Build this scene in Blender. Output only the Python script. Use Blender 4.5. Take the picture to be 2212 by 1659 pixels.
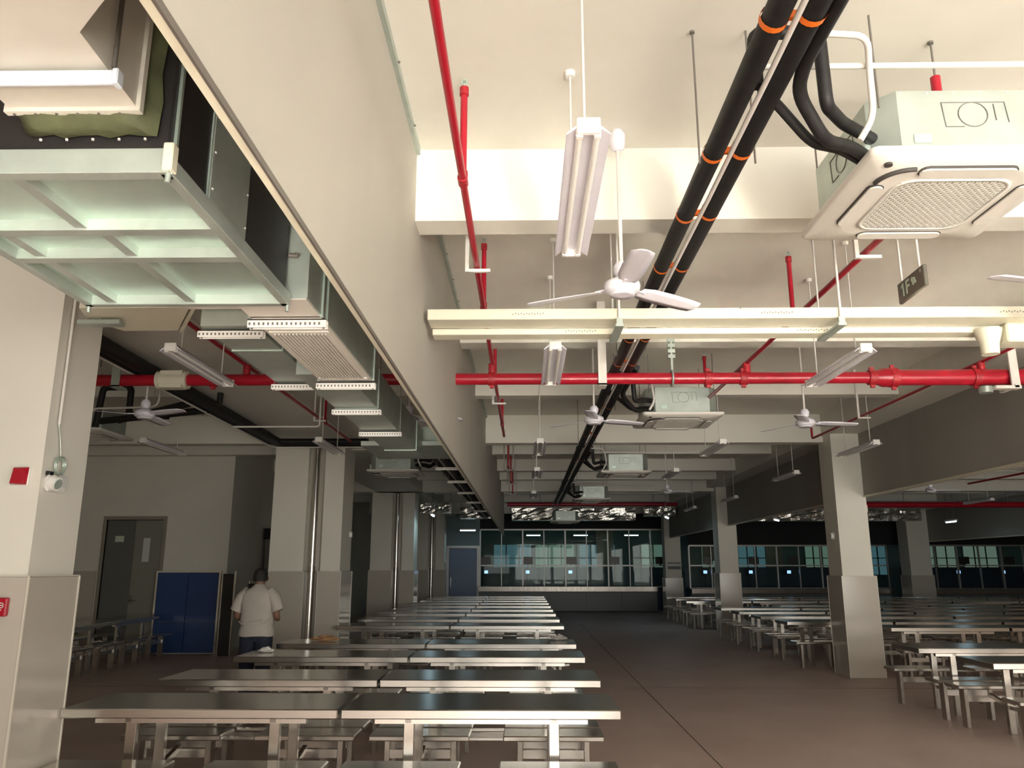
import bpy, bmesh, math, random
from mathutils import Vector, Matrix, Euler
PI = math.pi
random.seed(7)
SC = bpy.context.scene
COL = SC.collection
for o in list(bpy.data.objects):
    bpy.data.objects.remove(o)

# ---------------------------------------------------------------- camera, sky, daylight, exposure
cam_d = bpy.data.cameras.new('camera'); cam = bpy.data.objects.new('camera', cam_d); COL.objects.link(cam)
cam.location = (0, 0, 1.65)
cam.rotation_euler = (math.radians(90 + 13.044), 0, math.radians(0.941))
cam_d.sensor_width = 36.0; cam_d.lens = 36.0 * 1720 / 2212
cam_d.clip_start = 0.02; cam_d.clip_end = 200
SC.camera = cam

w = bpy.data.worlds.new('sky'); SC.world = w; w.use_nodes = True
bg = w.node_tree.nodes['Background']
bg.inputs[0].default_value = (0.62, 0.75, 0.85, 1); bg.inputs[1].default_value = 0.6

def area(name, loc, rot, sx, sy, watts, col):
    d = bpy.data.lights.new(name, 'AREA'); d.shape = 'RECTANGLE'; d.size = sx; d.size_y = sy
    d.energy = watts; d.color = col
    o = bpy.data.objects.new(name, d); COL.objects.link(o); o.location = loc; o.rotation_euler = rot
    return o
# daylight entering the open front of the hall behind the camera (window bays between its posts)
DAY = (1.0, 0.965, 0.885)
for bx in (-.95, 2.3, 5.55, 8.8):
    area('daylight_bay', (bx + 1.6, -4.0, 2.05), (math.radians(90), 0, 0), 3.0, 3.3, 245, DAY)
area('daylight_bay', (-2.6, -4.05, 2.0), (math.radians(90), 0, 0), 2.4, 1.5, 36, DAY)
area('forecourt_fill', (5.5, -8.2, .02), (math.radians(180), 0, 0), 13.5, 7.0, 3300, DAY)   # added lamp standing in for light bounced up off unseen sunlit paving
sd_ = bpy.data.lights.new('sun', 'SUN'); sd_.energy = 14; sd_.angle = math.radians(.6); sd_.color = (1.0, .95, .85)
so_ = bpy.data.objects.new('sun', sd_); COL.objects.link(so_); so_.location = (4, -20, 14)
so_.rotation_euler = Vector((-.17, .89, -.454)).to_track_quat('-Z', 'Y').to_euler()
SC.view_settings.view_transform = 'Standard'; SC.view_settings.look = 'None'
SC.view_settings.gamma = 1.0; SC.view_settings.use_curve_mapping = False
SC.view_settings.exposure = -0.08
SC.cycles.blur_glossy = 0.0; SC.cycles.sample_clamp_indirect = 0.0   # keep the glints thrown up by the sunlit steel tables

# ---------------------------------------------------------------- materials
def mat(name, col, rough=0.5, metal=0.0, spec=0.5, noise=0.0, nscale=6.0, bump=0.0, bscale=40.0, col2=None, stretch=None, coat=0.0):
    m = bpy.data.materials.new(name); m.use_nodes = True
    nt = m.node_tree; b = nt.nodes['Principled BSDF']
    b.inputs['Base Color'].default_value = (*col, 1); b.inputs['Roughness'].default_value = rough
    b.inputs['Metallic'].default_value = metal; b.inputs['Specular IOR Level'].default_value = spec
    if coat: b.inputs['Coat Weight'].default_value = coat; b.inputs['Coat Roughness'].default_value = 0.05
    tc = nt.nodes.new('ShaderNodeTexCoord'); vec = tc.outputs['Object']
    if stretch:
        mp = nt.nodes.new('ShaderNodeMapping'); mp.inputs['Scale'].default_value = stretch
        nt.links.new(vec, mp.inputs['Vector']); vec = mp.outputs['Vector']
    if noise or col2:
        n = nt.nodes.new('ShaderNodeTexNoise'); n.inputs['Scale'].default_value = nscale; n.inputs['Detail'].default_value = 5
        nt.links.new(vec, n.inputs['Vector'])
        r = nt.nodes.new('ShaderNodeValToRGB')
        r.color_ramp.elements[0].position = 0.3; r.color_ramp.elements[1].position = 0.7
        c2 = col2 or tuple(min(1, c * (1 + noise)) for c in col)
        c1 = col if col2 else tuple(c * (1 - noise) for c in col)
        r.color_ramp.elements[0].color = (*c1, 1); r.color_ramp.elements[1].color = (*c2, 1)
        nt.links.new(n.outputs['Fac'], r.inputs['Fac']); nt.links.new(r.outputs['Color'], b.inputs['Base Color'])
    if bump:
        n2 = nt.nodes.new('ShaderNodeTexNoise'); n2.inputs['Scale'].default_value = bscale; n2.inputs['Detail'].default_value = 3
        nt.links.new(vec, n2.inputs['Vector'])
        bp = nt.nodes.new('ShaderNodeBump'); bp.inputs['Strength'].default_value = bump; bp.inputs['Distance'].default_value = 0.02
        nt.links.new(n2.outputs['Fac'], bp.inputs['Height']); nt.links.new(bp.outputs['Normal'], b.inputs['Normal'])
    return m

def emis(name, col, strength):
    m = bpy.data.materials.new(name); m.use_nodes = True
    nt = m.node_tree; nt.nodes.clear()
    e = nt.nodes.new('ShaderNodeEmission'); e.inputs[0].default_value = (*col, 1); e.inputs[1].default_value = strength
    o = nt.nodes.new('ShaderNodeOutputMaterial'); nt.links.new(e.outputs[0], o.inputs[0])
    return m

def glass(name, tint=(1, 1, 1), f=0.12):
    m = bpy.data.materials.new(name); m.use_nodes = True
    nt = m.node_tree; nt.nodes.clear()
    t = nt.nodes.new('ShaderNodeBsdfTransparent'); t.inputs[0].default_value = (*tint, 1)
    g = nt.nodes.new('ShaderNodeBsdfGlossy'); g.inputs['Roughness'].default_value = 0.02
    fr = nt.nodes.new('ShaderNodeFresnel'); fr.inputs[0].default_value = 1.5
    mx = nt.nodes.new('ShaderNodeMixShader'); o = nt.nodes.new('ShaderNodeOutputMaterial')
    ml = nt.nodes.new('ShaderNodeMath'); ml.operation = 'MULTIPLY'; ml.inputs[1].default_value = .3
    nt.links.new(fr.outputs[0], ml.inputs[0]); nt.links.new(ml.outputs[0], mx.inputs[0]); nt.links.new(t.outputs[0], mx.inputs[1]); nt.links.new(g.outputs[0], mx.inputs[2])
    nt.links.new(mx.outputs[0], o.inputs[0])
    return m

M = dict(
    paint=mat('cream_paint', (.73, .705, .625), .62, noise=.03, nscale=1.6, bump=.03, bscale=60, spec=.3),
    beam=mat('beam_paint', (.735, .715, .64), .5, noise=.025, nscale=2.0, spec=.35),
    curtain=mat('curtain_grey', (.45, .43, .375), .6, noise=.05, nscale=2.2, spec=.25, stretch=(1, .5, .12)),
    curtain_r=mat('curtain_shaded', (.32, .305, .275), .65, noise=.06, nscale=2.2, spec=.2, stretch=(1, .5, .12)),  # right bulkheads face away from the daylight; that shade is in this colour
    tile=mat('glazed_tile', (.50, .46, .40), .12, noise=.02, nscale=1.2, spec=.4),
    tile_trim=mat('tile_edge', (.62, .58, .5), .35),
    floor=mat('dusty_terrazzo', (.47, .36, .325), .5, col2=(.55, .435, .395), nscale=.9, bump=.06, bscale=14, spec=.35),
    joint=mat('floor_joint', (.16, .13, .11), .8),
    steel=mat('brushed_steel', (.70, .68, .64), .2, 1.0, noise=.06, nscale=30, stretch=(.3, 8, 8)),
    steel_top=mat('table_steel', (.62, .60, .56), .21, 1.0, noise=.05, nscale=16, stretch=(.3, 6, 6)),
    steel_d=mat('leg_steel', (.54, .51, .465), .22, 1.0, noise=.08, nscale=12),
    galv=mat('galvanised', (.45, .505, .46), .42, .55, noise=.1, nscale=5, bump=.02, bscale=9),
    galv_l=mat('galvanised_bright', (.60, .72, .65), .33, .7, noise=.06, nscale=3),
    foil=mat('foil', (.75, .73, .68), .22, 1.0, bump=1.0, bscale=7),
    black=mat('black_foam', (.012, .011, .011), .55, noise=.3, nscale=20, spec=.35),
    blackp=mat('black_panel', (.018, .016, .016), .38, noise=.25, nscale=6, spec=.45),
    dark=mat('dark_void', (.012, .012, .014), .8),
    orange=mat('orange_tape', (.80, .17, .015), .45),
    red=mat('red_enamel', (.38, .008, .022), .28, noise=.03, nscale=12, spec=.5),
    reddark=mat('red_fitting', (.36, .012, .02), .4, noise=.3, nscale=50, bump=.25, bscale=80),
    white=mat('white_plastic', (.78, .765, .72), .35),
    cream=mat('cream_tray', (.64, .61, .48), .45, noise=.03, nscale=3),
    ductw=mat('white_duct', (.62, .595, .53), .5, noise=.03, nscale=6),
    ledw=mat('tube_white', (.60, .65, .72), .3),
    acpanel=mat('cassette_white', (.70, .675, .61), .4),
    acdark=mat('grille_dark', (.05, .045, .04), .6),
    fan=mat('fan_white', (.74, .72, .78), .35),
    canvas=mat('olive_canvas', (.085, .095, .045), .6, noise=.35, nscale=8, bump=.4, bscale=14),
    alu=mat('mullion', (.42, .415, .40), .38, .6),
    blue=mat('blue_panel', (.022, .06, .19), .35, noise=.04, nscale=3),
    door=mat('door_grey', (.24, .235, .20), .45, noise=.04, nscale=2),
    doord=mat('door_dark', (.13, .135, .125), .45, noise=.04, nscale=2),
    frame=mat('door_frame', (.30, .27, .22), .45),
    paper=mat('paper', (.62, .64, .62), .8),
    navy=mat('kitchen_navy', (.012, .018, .06), .4),
    kwall=mat('kitchen_wall', (.16, .22, .22), .6),
    kdoor=mat('blue_grey_door', (.12, .16, .25), .35),
    counter=mat('counter_front', (.14, .16, .155), .4),
    counter_top=mat('counter_steel', (.24, .22, .20), .25, 1.0, noise=.15, nscale=4, stretch=(3, 1, 1)),
    wood=mat('plywood', (.30, .21, .15), .6, noise=.15, nscale=3, stretch=(8, 1, 1)),
    sign=mat('sign_face', (.115, .105, .085), .25),
    signtxt=mat('sign_mark', (.55, .66, .52), .5),
    bluesign=mat('sign_navy', (.015, .02, .05), .4),
    skin=mat('skin', (.20, .105, .07), .55), hair=mat('hair', (.012, .011, .011), .5, bump=.5, bscale=120),
    shirt=mat('shirt', (.44, .40, .36), .85, noise=.04, nscale=9, bump=.12, bscale=10),
    jeans=mat('navy_trousers', (.012, .016, .035), .8, noise=.2, nscale=14),
    shoe=mat('shoe', (.02, .02, .02), .5), eye=mat('eye_white', (.7, .68, .65), .3),
    food=mat('crumpled_bag', (.36, .20, .10), .7, noise=.3, nscale=20),
    tissue=mat('tissue', (.62, .60, .56), .8),
    bag=mat('clear_bag', (.40, .38, .36), .25),
    glass=glass('clear_glass', (.80, .90, .88)),
    rod=mat('threaded_rod', (.22, .20, .18), .45, .6),
    conduit=mat('white_conduit', (.68, .65, .60), .4),
    lit=emis('lit_tube', (.70, .90, 1.0), 6.0),
    litwin=emis('lit_window', (.36, .52, .42), .30),
    litwin_b=emis('lit_window_blue', (.24, .46, .54), .25),
    litwin_w=emis('lit_window_white', (.50, .60, .50), .28),
    screen=emis('reader_screen', (.35, .5, 1.0), 2.2),
    monitor=mat('monitor_black', (.012, .013, .012), .3),
)

# ---------------------------------------------------------------- mesh builder
class MB:
    def __init__(s): s.v = []; s.f = []; s.sm = []
    def add(s, vs, fs, smooth=False):
        n = len(s.v); s.v += [tuple(v) for v in vs]; s.f += [tuple(i + n for i in f) for f in fs]; s.sm += [smooth] * len(fs)
        return s
    def box(s, x0, x1, y0, y1, z0, z1):
        vs = [(x, y, z) for z in (z0, z1) for y in (y0, y1) for x in (x0, x1)]
        return s.add(vs, [(0, 2, 3, 1), (4, 5, 7, 6), (0, 1, 5, 4), (2, 6, 7, 3), (0, 4, 6, 2), (1, 3, 7, 5)])
    def cbox(s, x0, x1, y0, y1, z0, z1, c=.006):
        # box with chamfered edges
        bm = bmesh.new(); bmesh.ops.create_cube(bm, size=1)
        for v in bm.verts:
            v.co = Vector((x0 + (v.co.x + .5) * (x1 - x0), y0 + (v.co.y + .5) * (y1 - y0), z0 + (v.co.z + .5) * (z1 - z0)))
        bmesh.ops.bevel(bm, geom=list(bm.edges), offset=c, segments=1, affect='EDGES', clamp_overlap=True)
        return s.bm(bm)
    def bm(s, bm, smooth=False):
        bm.verts.index_update()
        s.add([v.co[:] for v in bm.verts], [[v.index for v in f.verts] for f in bm.faces], smooth); bm.free(); return s
    def prism(s, poly, z0, z1):
        n = len(poly)
        a = sum(poly[i][0] * poly[(i + 1) % n][1] - poly[(i + 1) % n][0] * poly[i][1] for i in range(n))
        if a < 0: poly = poly[::-1]
        vs = [(x, y, z0) for x, y in poly] + [(x, y, z1) for x, y in poly]
        return s.add(vs, [tuple(range(n - 1, -1, -1)), tuple(range(n, 2 * n))] + [(i, (i + 1) % n, n + (i + 1) % n, n + i) for i in range(n)])
    def tube(s, path, r, n=10, cap=True):
        P = [Vector(p) for p in path]; rr = r if isinstance(r, (list, tuple)) else [r] * len(P)
        up = None; rings = []
        for i, p in enumerate(P):
            t = (P[min(i + 1, len(P) - 1)] - P[max(i - 1, 0)]).normalized()
            if up is None:
                up = Vector((0, 0, 1)) if abs(t.z) < .9 else Vector((0, 1, 0))
            a = (up - t * up.dot(t)).normalized(); up = a; b = t.cross(a)
            rings.append([p + (a * math.cos(2 * PI * k / n) + b * math.sin(2 * PI * k / n)) * rr[i] for k in range(n)])
        vs = [v for g in rings for v in g]
        fs = [(i * n + k, i * n + (k + 1) % n, (i + 1) * n + (k + 1) % n, (i + 1) * n + k) for i in range(len(P) - 1) for k in range(n)]
        s.add(vs, [f[::-1] for f in fs] if False else fs, True)
        if cap:
            s.add(rings[0], [tuple(range(n - 1, -1, -1))]); s.add(rings[-1], [tuple(range(n))])
        return s
    def bar(s, a, b, w, h, up=(0, 0, 1)):
        # rectangular bar from a to b; w across, h along "up"
        a = Vector(a); b = Vector(b); t = (b - a).normalized(); u = Vector(up); u = (u - t * u.dot(t)).normalized(); x = t.cross(u)
        vs = [p + x * (sx * w / 2) + u * (sy * h / 2) for p in (a, b) for sy in (-1, 1) for sx in (-1, 1)]
        return s.add(vs, [(0, 1, 3, 2), (4, 6, 7, 5), (0, 4, 5, 1), (2, 3, 7, 6), (0, 2, 6, 4), (1, 5, 7, 3)])
    def lathe(s, prof, c=(0, 0, 0), n=20):
        vs = [(c[0] + r * math.cos(2 * PI * k / n), c[1] + r * math.sin(2 * PI * k / n), c[2] + z) for r, z in prof for k in range(n)]
        fs = [(i * n + k, i * n + (k + 1) % n, (i + 1) * n + (k + 1) % n, (i + 1) * n + k) for i in range(len(prof) - 1) for k in range(n)]
        s.add(vs, fs, True)
        s.add(vs[:n], [tuple(range(n - 1, -1, -1))]); s.add(vs[-n:], [tuple(range(n))]); return s
    def loft(s, rings, cap=True):
        n = len(rings[0]); vs = [v for g in rings for v in g]
        fs = [(i * n + k, i * n + (k + 1) % n, (i + 1) * n + (k + 1) % n, (i + 1) * n + k) for i in range(len(rings) - 1) for k in range(n)]
        s.add(vs, fs, True)
        if cap: s.add(rings[0], [tuple(range(n - 1, -1, -1))]); s.add(rings[-1], [tuple(range(n))])
        return s
    def mesh(s, name, m):
        me = bpy.data.meshes.new(name); me.from_pydata(s.v, [], s.f); me.polygons.foreach_set('use_smooth', s.sm)
        me.update(); me.materials.append(m)
        bm = bmesh.new(); bm.from_mesh(me); bmesh.ops.recalc_face_normals(bm, faces=bm.faces); bm.to_mesh(me); bm.free()
        return me
    def obj(s, name, m, parent=None, loc=None):
        o = bpy.data.objects.new(name, s.mesh(name, m)); COL.objects.link(o)
        if parent: o.parent = parent
        if loc: o.location = loc
        return o

def fillet(path, R, k=5):
    P = [Vector(p) for p in path]; out = [P[0]]
    for i in range(1, len(P) - 1):
        a, b, c = P[i - 1], P[i], P[i + 1]; u = (a - b); v = (c - b); r = min(R, u.length * .49, v.length * .49)
        p0 = b + u.normalized() * r; p2 = b + v.normalized() * r
        for j in range(k + 1):
            t = j / k; out.append(p0 * (1 - t) ** 2 + b * 2 * t * (1 - t) + p2 * t * t)
    out.append(P[-1]); return out

def tag(o, label=None, cat=None, group=None, kind=None):
    if label: o['label'] = label
    if cat: o['category'] = cat
    if group: o['group'] = group
    if kind: o['kind'] = kind
    return o
def thing(name, label, cat, loc=(0, 0, 0), rz=0.0, group=None):
    o = bpy.data.objects.new(name, None); COL.objects.link(o); o.location = loc; o.rotation_euler = (0, 0, rz); o.empty_display_size = .1
    return tag(o, label, cat, group)
def struct(name, mb, m, label=None):
    o = mb.obj(name, m); o['kind'] = 'structure'
    if label: o['label'] = label
    return o
def dup(root, loc, rz=None, label=None, skip=()):
    r = root.copy(); COL.objects.link(r); r.location = loc
    if rz is not None: r.rotation_euler = (0, 0, rz)
    if label: r['label'] = label
    for ch in list(root.children):
        if ch.name.split('.')[0] in skip: continue
        c = ch.copy(); COL.objects.link(c); c.parent = r
        for g in list(ch.children):
            d = g.copy(); COL.objects.link(d); d.parent = c
    return r
B = lambda *a: MB().box(*a)
ORD = ['first', 'second', 'third', 'fourth', 'fifth', 'sixth', 'seventh', 'eighth', 'ninth', 'tenth', 'eleventh', 'twelfth', 'thirteenth', 'fourteenth', 'fifteenth']

CZ = 4.21        # ceiling underside
YF = 33.0        # serving front
# ---------------------------------------------------------------- shell
floor = struct('floor', B(-12, 24, -4.4, 40, -.15, 0), M['floor'])
B(1.66, 1.672, -4, 26, 0, .0025).obj('floor_joint', M['joint'], floor)
B(-11, 23, 12.0, 12.012, 0, .0025).obj('floor_joint', M['joint'], floor)
struct('ceiling', B(-12, 24, -4.4, 40, CZ, CZ + .2), M['paint'])
struct('wall_left', B(-12, -11.85, -4.4, 40, 0, CZ), M['paint'])
struct('wall_right', B(23.85, 24, -4.4, 40, 0, CZ), M['paint'])
struct('wall_end', B(-12, 24, 39.85, 40, 0, CZ), M['kwall'])
# front wall behind the camera: solid left part, sill, lintel, posts between the window bays
wb = MB()
wb.box(-12, -3.9, -4.4, -4.15, 0, CZ); wb.box(-1.3, -1.0, -4.4, -4.15, 0, CZ); wb.box(12.0, 24, -4.4, -4.15, 0, CZ)
wb.box(-3.9, -1.3, -4.4, -4.15, 2.85, CZ); wb.box(-1.0, 12.0, -4.4, -4.15, 3.85, CZ)
wb.box(-3.9, -1.3, -4.4, -4.15, 0, 1.2); wb.box(-1.0, 12.0, -4.4, -4.15, 0, .15)
struct('wall_front', wb, M['paint'])
for i in range(5):
    x = -1.0 + i * 3.25
    struct('window_post', B(x - .1, x + .1, -4.15, -3.85, 0, 3.85), M['alu'])
for i, bx in enumerate((-.9, 2.35, 5.6, 8.85)):
    g = MB().box(bx, bx + 3.05, -3.93, -3.88, 2.5, 2.57)
    for k in (1, 2): g.box(bx + k * 1.02 - .025, bx + k * 1.02 + .025, -3.93, -3.88, .15, 3.85)
    struct('window_%d' % (i + 8), g, M['alu'])
tag(B(-12, 24, -14, -4.45, -.12, -.06).obj('forecourt_paving', M['floor']), None, None, None, 'structure')

# transverse beams
for y0, y1, zb in [(4.53, 4.74, 3.73), (13.42, 13.68, 3.73), (22.2, 22.5, 3.73), (31.2, 31.5, 3.73),
                   (7.94, 8.18, 3.93), (10.53, 10.75, 3.93), (16.2, 16.42, 3.93), (19.06, 19.28, 3.93), (21.0, 21.2, 3.93),
                   (25.1, 25.3, 3.93), (28.1, 28.3, 3.93), (-.5, -.25, 3.93)]:
    struct('beam', B(-11.85, 23.85, y0, y1, zb, CZ), M['beam'])
struct('beam', B(5.02, 5.62, -4.15, 39.8, 3.82, CZ), M['beam'])
struct('beam', B(14.3, 14.9, -4.15, 39.8, 3.82, CZ), M['beam'])
struct('beam', B(-4.15, -2.85, 4.74, 33, 3.73, CZ), M['beam'])

# hanging smoke-curtain bulkheads
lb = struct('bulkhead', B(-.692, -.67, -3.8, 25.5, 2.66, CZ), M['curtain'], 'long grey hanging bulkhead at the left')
MB().box(-.694, -.671, -3.8, 25.5, 2.65, 2.662).obj('edge_trim', M['cream'], lb)
MB().box(-.671, -.664, -3.8, 25.5, 2.648, 2.668).obj('edge_seal', M['rod'], lb)
for y0, y1 in [(-.2, 4.5), (4.76, 7.9), (8.2, 10.5), (10.77, 13.4)]:
    r = MB().box(-.67, -.645, y0, y1, CZ - .05, CZ)
    r.obj('ceiling_rail', M['galv'], lb)
    s = MB(); k = y0 + .2
    while k < y1: s.lathe([(.008, 0), (.008, .006)], (-.64, k, CZ - .03), 6); k += .6
    s.obj('rail_screws', M['rod'], lb)['kind'] = 'stuff'
rb = struct('bulkhead', B(5.5, 5.57, 1.5, 31.2, 2.8, 3.83), M['curtain_r'], 'shaded grey hanging bulkhead on the right')
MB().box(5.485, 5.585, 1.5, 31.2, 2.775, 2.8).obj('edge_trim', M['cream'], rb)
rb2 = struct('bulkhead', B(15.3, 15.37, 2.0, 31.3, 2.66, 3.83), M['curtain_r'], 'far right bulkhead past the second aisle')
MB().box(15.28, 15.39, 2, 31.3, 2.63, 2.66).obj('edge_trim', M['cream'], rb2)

# columns with glazed tile skirts
def column(x0, x1, y0, y1, ztile, ztop, label, n=2):
    c = struct('column', B(x0, x1, y0, y1, 0, ztop), M['paint'], label)
    t = .03; wx = (x1 - x0 + 2 * t); g = .003
    zs = [0, ztile * .5, ztile] if n == 2 else [0, ztile]
    for a, b in zip(zs, zs[1:]):
        B(x0 - t, x1 + t, y0 - t, y0, a + g, b - g).obj('tile', M['tile'], c)
        B(x0 - t, x0, y0, y1 + t, a + g, b - g).obj('tile', M['tile'], c)
        B(x1, x1 + t, y0, y1 + t, a + g, b - g).obj('tile', M['tile'], c)
        B(x0, x1, y1, y1 + t, a + g, b - g).obj('tile', M['tile'], c)
    e = MB()
    for px in (x0 - t, x1 + t):
        for py in (y0 - t, y1 + t): e.box(px - .006, px + .006, py - .006, py + .006, 0, ztile)
    e.box(x0 - t - .003, x1 + t + .003, y0 - t - .004, y0, ztile, ztile + .008)
    e.box(x0 - t - .004, x0, y0, y1 + t, ztile, ztile + .008); e.box(x1, x1 + t + .004, y0, y1 + t, ztile, ztile + .008)
    e.obj('edge_trim', M['tile_trim'], c)
    return c
column(5.04, 5.53, 13.1, 13.66, 1.53, 3.83, 'cream square column with a tiled skirt at the aisle', n=1)
column(5.22, 5.72, 22.0, 22.6, 1.53, 3.83, 'second column along the right side of the aisle', n=1)
column(5.3, 5.9, 31.0, 31.6, 1.3, 3.83, 'third column along the right side, near the serving front', n=1)
column(14.5, 15.3, 31.0, 31.8, 1.4, 3.83, 'blue-lit column at the far right', n=1)
column(-4.3, -3.1, 5.05, 5.56, 1.6, 3.73, 'wide cream column at the left edge', n=1)
def twin_column(y, label, x0=-4.3, x1=-3.1):
    a = column(x0, -3.72, y, y + .8, 1.6, 3.74, label + ', left half', n=1)
    b = column(-3.43, x1, y, y + .8, 1.6, 3.74, label + ', right half', n=1)
    struct('column', B(-3.72, -3.43, y + .12, y + .8, 0, 3.74), M['tile'], label + ', recessed core')
    d = thing('downpipe', 'stainless drain pipe in the ' + label, 'pipe', (-3.58, y + .02, 0))
    MB().tube([(0, 0, 0), (0, 0, 1.1), (.0, 0, 2.3), (.0, 0, 3.72)], .055, 12).obj('pipe_run', M['steel'], d)
    MB().tube([(0, 0, 1.58), (0, 0, 1.68)], .066, 12).obj('collar', M['steel_d'], d)
twin_column(13.6, 'twin column behind the standing man')
twin_column(22.5, 'second twin column beyond the man')
twin_column(31.0, 'third twin column near the serving front')

# left annex: wall facing the camera with a double door and a blue panel, then a wall running back
aw = MB().box(-11.85, -8.62, 16.5, 16.7, 0, CZ); aw.box(-7.37, -6.06, 16.5, 16.7, 0, CZ); aw.box(-8.62, -7.37, 16.5, 16.7, 2.64, CZ)
wl = struct('wall_annex', aw, M['paint'])
B(-10.3, -9.52, 16.47, 16.5, .003, 1.6).obj('tile', M['tile'], wl); B(-9.515, -8.72, 16.47, 16.5, .003, 1.6).obj('tile', M['tile'], wl)
struct('wall_annex_side', B(-6.16, -6.06, 16.7, 39.8, 0, CZ), M['paint'])
dr = thing('door_1', None, None, (-8.0, 16.5, 0)); dr['kind'] = 'structure'; dr['label'] = 'grey double door in the far left wall'
MB().box(-.68, -.62, -.03, .1, 0, 2.7).box(.57, .63, -.03, .1, 0, 2.7).box(-.62, .57, -.03, .1, 2.63, 2.7).obj('door_frame', M['frame'], dr)
l1 = MB().cbox(-.61, -.03, .02, .07, .01, 2.62, .004).obj('door_leaf', M['doord'], dr)
l2 = MB().cbox(-.025, .56, .02, .07, .01, 2.62, .004).obj('door_leaf', M['door'], dr)
MB().box(.17, .31, .012, .02, 1.78, 2.26).obj('notice', M['paper'], l2)
MB().box(-.42, -.24, .012, .02, 2.18, 2.3).obj('door_plate', M['signtxt'], l1)
h = MB().tube([(.02, .0, 1.02), (.02, -.03, 1.02), (.14, -.03, 1.02)], .012, 6); h.box(-.005, .045, .0, .02, .96, 1.12); h.obj('door_handle', M['rod'], l2)
bp = thing('panel_screen', 'tall blue panel with steel edges against the far left wall', 'panel', (-6.78, 16.4, 0))
for a, b in ((-.62, -.005), (.005, .62)):
    for c, d in ((.03, .62), (.63, 1.57)): MB().cbox(a, b, -.02, .03, c, d, .004).obj('board', M['blue'], bp)
MB().box(-.655, -.62, -.03, .04, 0, 1.6).box(.62, .655, -.03, .04, 0, 1.6).box(-.62, .62, -.03, .04, 1.57, 1.6).obj('edge_frame', M['steel'], bp)
for i, (x, y) in enumerate([(-5.78, 15.9), (-5.5, 16.6)]):
    q = thing('partition_leaf', ['dark glossy partition leaf with steel edges right of the blue panel', 'second dark partition leaf, behind the first and nearer the man'][i], 'partition', (x, y, 0))
    MB().box(-.12, .1, 0, .03, .02, 1.55 - .2 * i).obj('sheet', M['blackp'], q)
    MB().box(.1, .125, -.01, .04, 0, 1.6 - .2 * i).box(-.14, -.12, -.01, .04, 0, 1.6 - .2 * i).obj('edge_frame', M['steel'], q)
fr = thing('shutter_frame', 'dark roller shutter frame in the wall behind the man', 'shutter', (-5.95, 19.2, 0))
MB().box(-.05, .15, -.7, .7, 2.3, 2.55).obj('shutter_box', M['dark'], fr)
for ya in (-.7, .62): MB().box(0, .08, ya, ya + .08, 0, 2.3).obj('side_rail', M['rod'], fr)
for k in range(11): MB().box(.0, .04, -.62, .62, .05 + k * .2, .24 + k * .2).obj('slat', M['blackp'], fr)

# ---------------------------------------------------------------- serving front and kitchen behind
def front(x0, n, pitch, ztop, zsill, tagname, idx):
    x1 = x0 + n * pitch
    wd = thing('window_%d' % idx, None, None, (x0, YF, 0)); wd['kind'] = 'structure'; wd['label'] = tagname
    L = x1 - x0
    for k in range(n + 1):
        wdt = .055 if k % 2 == 0 else .035
        B(k * pitch - wdt / 2, k * pitch + wdt / 2, -.05, .05, zsill, ztop).obj('mullion', M['alu'], wd)
    MB().box(0, L, -.04, .04, ztop, ztop + .06).obj('head_rail', M['alu'], wd)
    MB().box(0, L, -.05, .05, zsill - .04, zsill).obj('sill_rail', M['alu'], wd)
    for k in range(n):
        a, b = k * pitch + .02, (k + 1) * pitch - .02
        MB().box(a, b, -.03, .03, 1.74, 1.79).obj('transom', M['alu'], wd)
        for c, d in ((zsill, 1.735), (1.795, ztop)): MB().box(a, b, -.004, .004, c, d).obj('pane', M['glass'], wd)
    return wd
PIT = .862
front(-1.83, 9, PIT, 3.16, .96, 'glazed serving front straight ahead', 5)
front(6.6, 9, .88, 2.52, .9, 'glazed serving front right of the aisle columns', 6)
front(15.55, 8, .88, 2.52, .88, 'glazed serving front at the far right', 7)
# counters
def counter(x0, x1, label, zt):
    c = thing('serving_counter', label, 'counter', ((x0 + x1) / 2, YF - .3, 0)); L = (x1 - x0) / 2
    MB().box(-L, L, -.1, .24, .02, zt - .2).obj('counter_body', M['counter'], c)
    MB().cbox(-L - .02, L + .02, -.28, .24, zt - .2, zt, .01).obj('counter_top', M['counter_top'], c)
    n = max(2, int((x1 - x0) / 1.3))
    for k in range(n):
        a = -L + k * 2 * L / n; b = -L + (k + 1) * 2 * L / n
        MB().cbox(a + .01, b - .01, -.13, -.1, .08, zt - .24, .004).obj('front_panel', M['counter'], c)
    return c
counter(-1.85, 5.2, 'long stainless serving counter below the central glazing', .96)
counter(6.55, 14.4, 'dark serving counter behind the right tables, between the columns', .88)
counter(15.4, 23.4, 'dark serving counter at the far right below the glazing', .86)
# fascia over the glazing
struct('wall_serving_fascia', MB().box(-1.85, 6.6, YF - .02, YF + .15, 3.22, CZ).box(6.6, 23.8, YF - .3, YF + .15, 2.58, CZ), M['dark'])
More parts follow.
